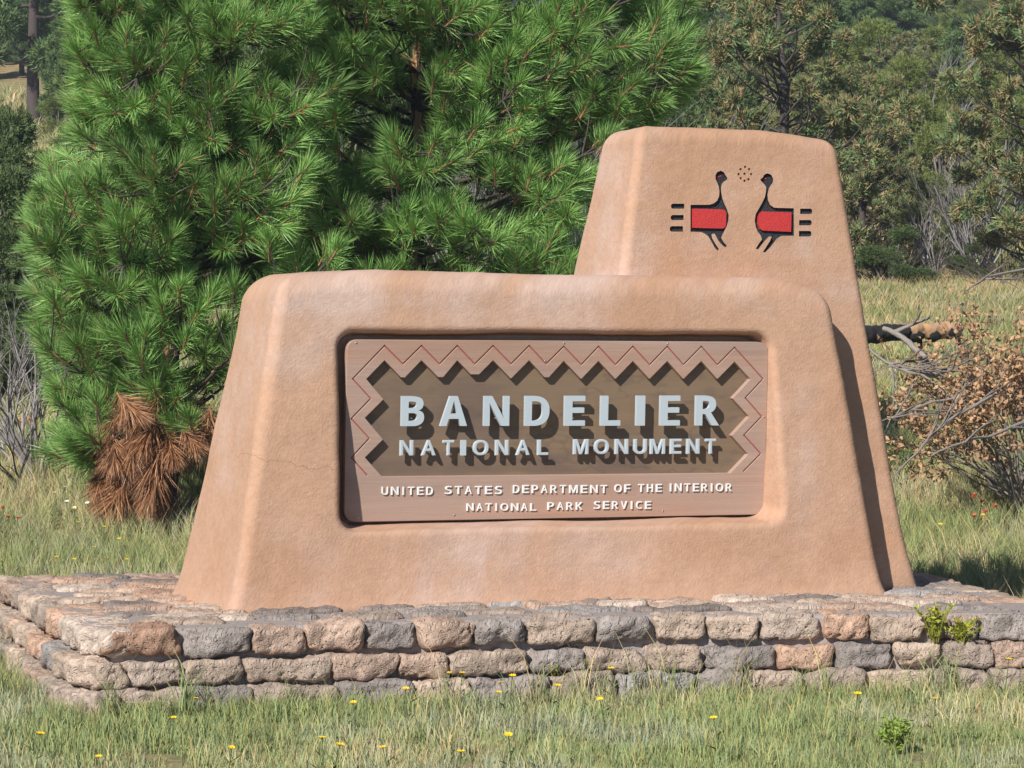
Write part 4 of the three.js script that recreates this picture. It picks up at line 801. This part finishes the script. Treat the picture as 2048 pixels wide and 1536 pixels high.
// ---------------------------------------------------------------- grass, weeds, flowers
const insidePlinth = (x, d, m) => insidePoly(x, d, offsetPoly(RIM, m));
{
  const blade = (mb, r, h, w, c0) => {
    const a = r() * 6.28, lean = (0.15 + r() * 0.5) * h, ox = (r() - 0.5) * 0.07, oz = (r() - 0.5) * 0.07, dx = Math.cos(a), dz = Math.sin(a), t = r() * 6.28, wx = Math.cos(t) * w, wz = Math.sin(t) * w, k = 0.8 + r() * 0.4, c = c0.map((q) => q * k);
    const i0 = mb.v(ox - wx, -0.02, oz - wz, c), i1 = mb.v(ox + wx, -0.02, oz + wz, c), i2 = mb.v(ox + dx * lean * 0.35 - wx * 0.8, h * 0.6, oz + dz * lean * 0.35 - wz * 0.8, c), i3 = mb.v(ox + dx * lean * 0.35 + wx * 0.8, h * 0.6, oz + dz * lean * 0.35 + wz * 0.8, c), i4 = mb.v(ox + dx * lean, h * (0.9 + r() * 0.15), oz + dz * lean, c);
    mb.tri(i0, i1, i2); mb.tri(i2, i1, i3); mb.tri(i2, i3, i4);
  };
  const tuft = (seed, n, h, w, seedheads) => { const r = rngOf(seed), mb = new MB(); for (let k = 0; k < n; k++) blade(mb, r, h * (0.45 + r() * 0.6), w, r() < 0.2 ? [1.3, 1.04, 0.85] : [1, 1, 1]); for (let k = 0; k < seedheads; k++) blade(mb, r, h * 1.45, w * 0.7, [1.7, 1.25, 1.1]); return mb.geo(); };
  const m = new THREE.MeshStandardMaterial({ name: 'grass', vertexColors: true, roughness: 0.75, side: THREE.DoubleSide });
  const kinds = [tuft(1, 20, 0.037, 0.0018, 0), tuft(2, 15, 0.105, 0.0021, 1), tuft(3, 18, 0.3, 0.0028, 2), tuft(4, 20, 0.3, 0.008, 2)];
  const r = rngOf(31337), lists = [[], [], [], []];
  const put = (k, x, d, s) => {
    const g = fbm(x * 0.5, d * 0.5, 21, 3), f = r(), dry = 0.9 * sstep(-0.06, 0.45, g + (f - 0.5) * 0.6 - 0.08 + (d > 85 ? 0.25 : d > 42 ? 0.2 : 0)), sage = sstep(0.05, 0.3, fbm(x * 0.8, d * 0.8, 44, 2));
    let c = mix3([0.235, 0.295, 0.12], [0.47, 0.42, 0.255], dry); c = mix3(c, [0.34, 0.37, 0.255], sage * 0.7); const q = (0.8 + r() * 0.45) * (d > 42 && d < 62 ? 0.85 : 1);
    lists[k].push([x, d, s, c.map((e) => e * q)]);
  };
  for (let i = 0; i < 42000; i++) { const d = 10.5 + Math.pow(r(), 0.9) * 6.5, x = lerp(-0.32, 0.32, r()) * d; if (insidePlinth(x, d, 0.16)) continue; if (r() < 0.85 && (((x - 2.15) / 0.75) ** 2 + ((d - 13.15) / 0.4) ** 2 < 1 || ((x + 1.35) / 0.4) ** 2 + ((d - 14.25) / 0.2) ** 2 < 1)) continue; if (fbm(x * 1.3, d * 1.3, 5, 3) < -0.12 && r() < 0.85) continue; put(r() < 0.86 ? 0 : 1, x, d, 0.65 + r() * 0.7); }
  for (let i = 0; i < 2600; i++) { const t = r(), d = lerp(14.5, 16.1, r()), x = lerp(-3.6, 3.5, t); if (insidePlinth(x, d, 0.15) || !insidePlinth(x, d, 0.42)) continue; put(r() < 0.9 ? 1 : 2, x, d, 0.5 + r() * 0.6); }
  for (let i = 0; i < 33000; i++) { const d = 17 + Math.pow(r(), 1.2) * 17, x = lerp(-0.33, 0.33, r()) * d; if (insidePlinth(x, d, 0.08) || (Math.abs(x) < 3 && d < 19)) continue; const edge = 0.75 + 0.5 * fbm(x * 0.7, d * 0.7, 13, 2); put(r() < 0.35 ? 1 : 2, x, d, (0.6 + r() * 0.6) * edge * (d < 21 ? 0.75 : 1)); }
  for (let i = 0; i < 28000; i++) { const d = 30 + r() * 32, x = lerp(-0.31, 0.31, r()) * d; put(3, x, d, 0.35 + r() * 0.5); }
  for (let i = 0; i < 9000; i++) { const d = 62 + r() * 75, x = lerp(-0.25, 0.25, r()) * d; put(3, x, d, 1.1 + r() * 1.3); }
  const grass = new THREE.Group(); grass.name = 'grass'; grass.userData = { label: 'green and straw-coloured grass covering the ground around the plinth', category: 'grass', kind: 'stuff' };
  scene.add(grass);
  const o = new THREE.Object3D(), cc = new THREE.Color();
  kinds.forEach((g, k) => {
    const im = new THREE.InstancedMesh(g, m, lists[k].length); im.name = 'grass_tufts'; im.userData.kind = 'stuff'; im.receiveShadow = im.castShadow = true;
    lists[k].forEach(([x, d, s, c], q) => { o.position.set(x, groundH(x, d), -d); o.rotation.set(0, r() * 6.28, 0); o.scale.set(s * 1.15, s, s * 1.15); o.updateMatrix(); im.setMatrixAt(q, o.matrix); im.setColorAt(q, cc.setRGB(...c)); });
    grass.add(im);
  });
}
// flowers
function flowerTemplate(petal, centre, h, n, size, cup, stemCol) {
  const g = new THREE.Group(), st = new MB(), pe = new MB(), r = rngOf(7);
  tube(st, [V3(0, -0.02, 0), V3(0.01, h * 0.5, 0.01), V3(0.015, h, 0)], [0.003, 0.0025, 0.002], 5);
  for (let k = 0; k < 5; k++) { const a = k * 2.4, y = h * (0.1 + k * 0.14), p = V3(Math.cos(a), 0.7, Math.sin(a)).multiplyScalar(0.05), i0 = st.v(0.005, y, 0), i1 = st.v(p.x * 0.5 + 0.008, y + p.y * 0.6, p.z * 0.5), i2 = st.v(p.x, y + p.y, p.z), i3 = st.v(p.x * 0.5 - 0.004, y + p.y * 0.6, p.z * 0.5 + 0.006); st.tri(i0, i1, i2); st.tri(i0, i2, i3); }
  for (let k = 0; k < n; k++) { const a = k / n * 6.28, c = Math.cos(a), s = Math.sin(a), w = size * 0.42, cx = 0.015, y = h, i0 = pe.v(cx, y, 0), i1 = pe.v(cx + c * size * 0.65 - s * w, y + cup * 0.5, s * size * 0.65 + c * w), i2 = pe.v(cx + c * size, y + cup, s * size), i3 = pe.v(cx + c * size * 0.65 + s * w, y + cup * 0.5, s * size * 0.65 - c * w); pe.tri(i0, i1, i2); pe.tri(i0, i2, i3); }
  const ct = new THREE.SphereGeometry(size * 0.3, 7, 5); ct.translate(0.015, h + 0.003, 0);
  part(g, 'stem', st.geo(), std({ color: col(...stemCol) })); part(g, 'petals', pe.geo(), std({ color: col(...petal), roughness: 0.6 })); part(g, 'centre', ct, std({ color: col(...centre) }));
  return g;
}
const yellowF = flowerTemplate([0.85, 0.6, 0.02], [0.6, 0.35, 0.02], 0.2, 9, 0.018, 0.008, [0.12, 0.17, 0.06]);
const redF = flowerTemplate([0.62, 0.13, 0.06], [0.5, 0.08, 0.04], 0.3, 10, 0.019, 0.03, [0.15, 0.17, 0.07]);
const whiteF = flowerTemplate([0.75, 0.73, 0.66], [0.6, 0.55, 0.35], 0.3, 8, 0.02, 0.01, [0.15, 0.19, 0.09]);
const fr = rngOf(606);
function flower(tmpl, name, px, py, h, label, group) {
  const o = tmpl.clone(), p = hit(px, py, h); o.name = numbered(name); o.position.copy(p); o.rotation.set((fr() - 0.2) * 0.5, fr() * 6.28, (fr() - 0.5) * 0.4); o.scale.setScalar(0.9 + fr() * 0.3);
  o.userData = { label, category: 'flower', group }; scene.add(o);
}
for (const [x, y] of [[460, 1497], [640, 1508], [655, 1518], [925, 1528], [785, 1505], [1018, 1490], [1440, 1465], [1715, 1410], [350, 1440], [60, 1500], [200, 1520]]) flower(yellowF, 'yellow_flower', x, y, 0.17, 'small yellow wildflower out in the front lawn', 'yellow wildflowers in the front grass');
for (const [x, y] of [[707, 1415], [820, 1400], [1015, 1378], [1100, 1382], [1222, 1360], [1215, 1404], [1862, 1408], [2003, 1342], [390, 1408], [925, 1363], [905, 1350], [1025, 1368], [985, 1390]]) flower(yellowF, 'yellow_flower', x, y, 0.17, 'small yellow wildflower growing against the foot of the plinth front', 'yellow wildflowers along the plinth front');
for (const [x, y] of [[68, 1101], [196, 1101], [245, 1087], [155, 1058], [146, 1030], [228, 1123], [253, 1125], [150, 1132], [205, 1060], [1872, 1058], [1962, 1043], [120, 1118]]) flower(yellowF, 'yellow_flower', x, y, 0.17, 'small yellow wildflower in the tall grass behind the plinth', 'yellow wildflowers behind the plinth');
for (const [x, y] of [[9, 1027], [23, 1032], [36, 1033], [41, 837], [60, 847]]) flower(redF, 'red_flower', x, y, 0.3, 'red wildflower in the grass at the left border', 'red wildflowers on the left');
for (const [x, y] of [[1942, 999], [1960, 1003], [1949, 1013], [1976, 1023], [1944, 1036], [1970, 1041]]) flower(redF, 'red_flower', x, y, 0.3, 'red wildflower below the brown-leaved shrub on the right', 'red wildflowers on the right');
for (const [x, y] of [[148, 955], [138, 970], [190, 984], [107, 994], [173, 968], [140, 1005], [186, 1010], [152, 1008]]) flower(whiteF, 'white_flower', x, y, 0.3, 'small white wildflower in the shade of the left pine', 'white wildflowers under the left pine');
// leafy weeds
function weed(seed, pos, h, w, n, colour, label, blossoms, cat = 'weed') {
  const r = rngOf(seed), t = thing('leafy_weed', label, cat, pos.toArray()), st = new MB(), lf = new MB(), bl = new MB();
  for (let k = 0; k < n; k++) {
    const a = r() * 6.28, q = Math.sqrt(r()) * w, hh = h * (0.55 + 0.5 * r()), e = V3(Math.cos(a) * q, hh, Math.sin(a) * q), m = e.clone().multiplyScalar(0.5); m.y = hh * 0.6;
    const pts = new THREE.CatmullRomCurve3([V3(Math.cos(a) * q * 0.2, -0.01, Math.sin(a) * q * 0.2), m, e]).getPoints(6); tube(st, pts, pts.map((_, i) => lerp(0.003, 0.0015, i / 6)), 4, [colour[0] * 0.9, colour[1] * 0.8, colour[2]]);
    for (let i = 1; i <= 6; i++) for (let b = 0; b < 3; b++) {
      const p = pts[i], d = V3(r() - 0.5, r() * 0.7 - 0.1, r() - 0.5).normalize().multiplyScalar(0.022 + r() * 0.02), s = V3(r() - 0.5, r() - 0.5, r() - 0.5).cross(d).normalize().multiplyScalar(0.006), k2 = 0.75 + r() * 0.5, c = colour.map((x) => x * k2);
      const i0 = lf.v(p.x, p.y, p.z, c), i1 = lf.v(p.x + d.x * 0.5 + s.x, p.y + d.y * 0.5 + s.y, p.z + d.z * 0.5 + s.z, c), i2 = lf.v(p.x + d.x, p.y + d.y, p.z + d.z, c), i3 = lf.v(p.x + d.x * 0.5 - s.x, p.y + d.y * 0.5 - s.y, p.z + d.z * 0.5 - s.z, c); lf.tri(i0, i1, i2); lf.tri(i0, i2, i3);
    }
    if (blossoms && r() < blossoms) for (let b = 0; b < 6; b++) { const p = e.clone().add(V3((r() - 0.5) * 0.03, (r() - 0.5) * 0.03, (r() - 0.5) * 0.03)), c = [0.7, 0.52, 0.03]; const i0 = bl.v(p.x, p.y, p.z, c), i1 = bl.v(p.x + 0.012, p.y + 0.004, p.z, c), i2 = bl.v(p.x + 0.004, p.y + 0.012, p.z + 0.008, c); bl.tri(i0, i1, i2); }
  }
  part(t, 'stems', st.geo(), M.twig); part(t, 'leaves', lf.geo(), M.leaf); if (bl.n) part(t, 'blossoms', bl.geo(), M.leaf);
}
weed(1, V3(2.36, 0.3, -15.86), 0.2, 0.13, 17, [0.3, 0.33, 0.03], 'yellow-green weed sprouting from the joints at the right end of the plinth', 0.6);
weed(2, V3(2.52, 0.28, -15.88), 0.13, 0.12, 15, [0.28, 0.31, 0.03], 'second yellow-green weed lower and right of the taller one on the plinth', 0.7);
weed(3, hit(1790, 1510), 0.16, 0.08, 40, [0.24, 0.33, 0.06], 'bright green feathery plant in the lawn at lower right', 0);
weed(4, hit(1120, 1400), 0.2, 0.16, 30, [0.26, 0.3, 0.06], 'loose yellow-flowered weed at the foot of the plinth, left of centre', 0.5);
weed(5, onGround(1770, 27), 0.42, 0.13, 60, [0.1, 0.17, 0.04], 'small green bush by the right edge of the monument', 0, 'bush');
weed(6, onGround(1812, 27.6), 0.34, 0.12, 45, [0.1, 0.17, 0.04], 'small green bush just right of its taller neighbour', 0, 'bush');

renderer.render(scene, camera);
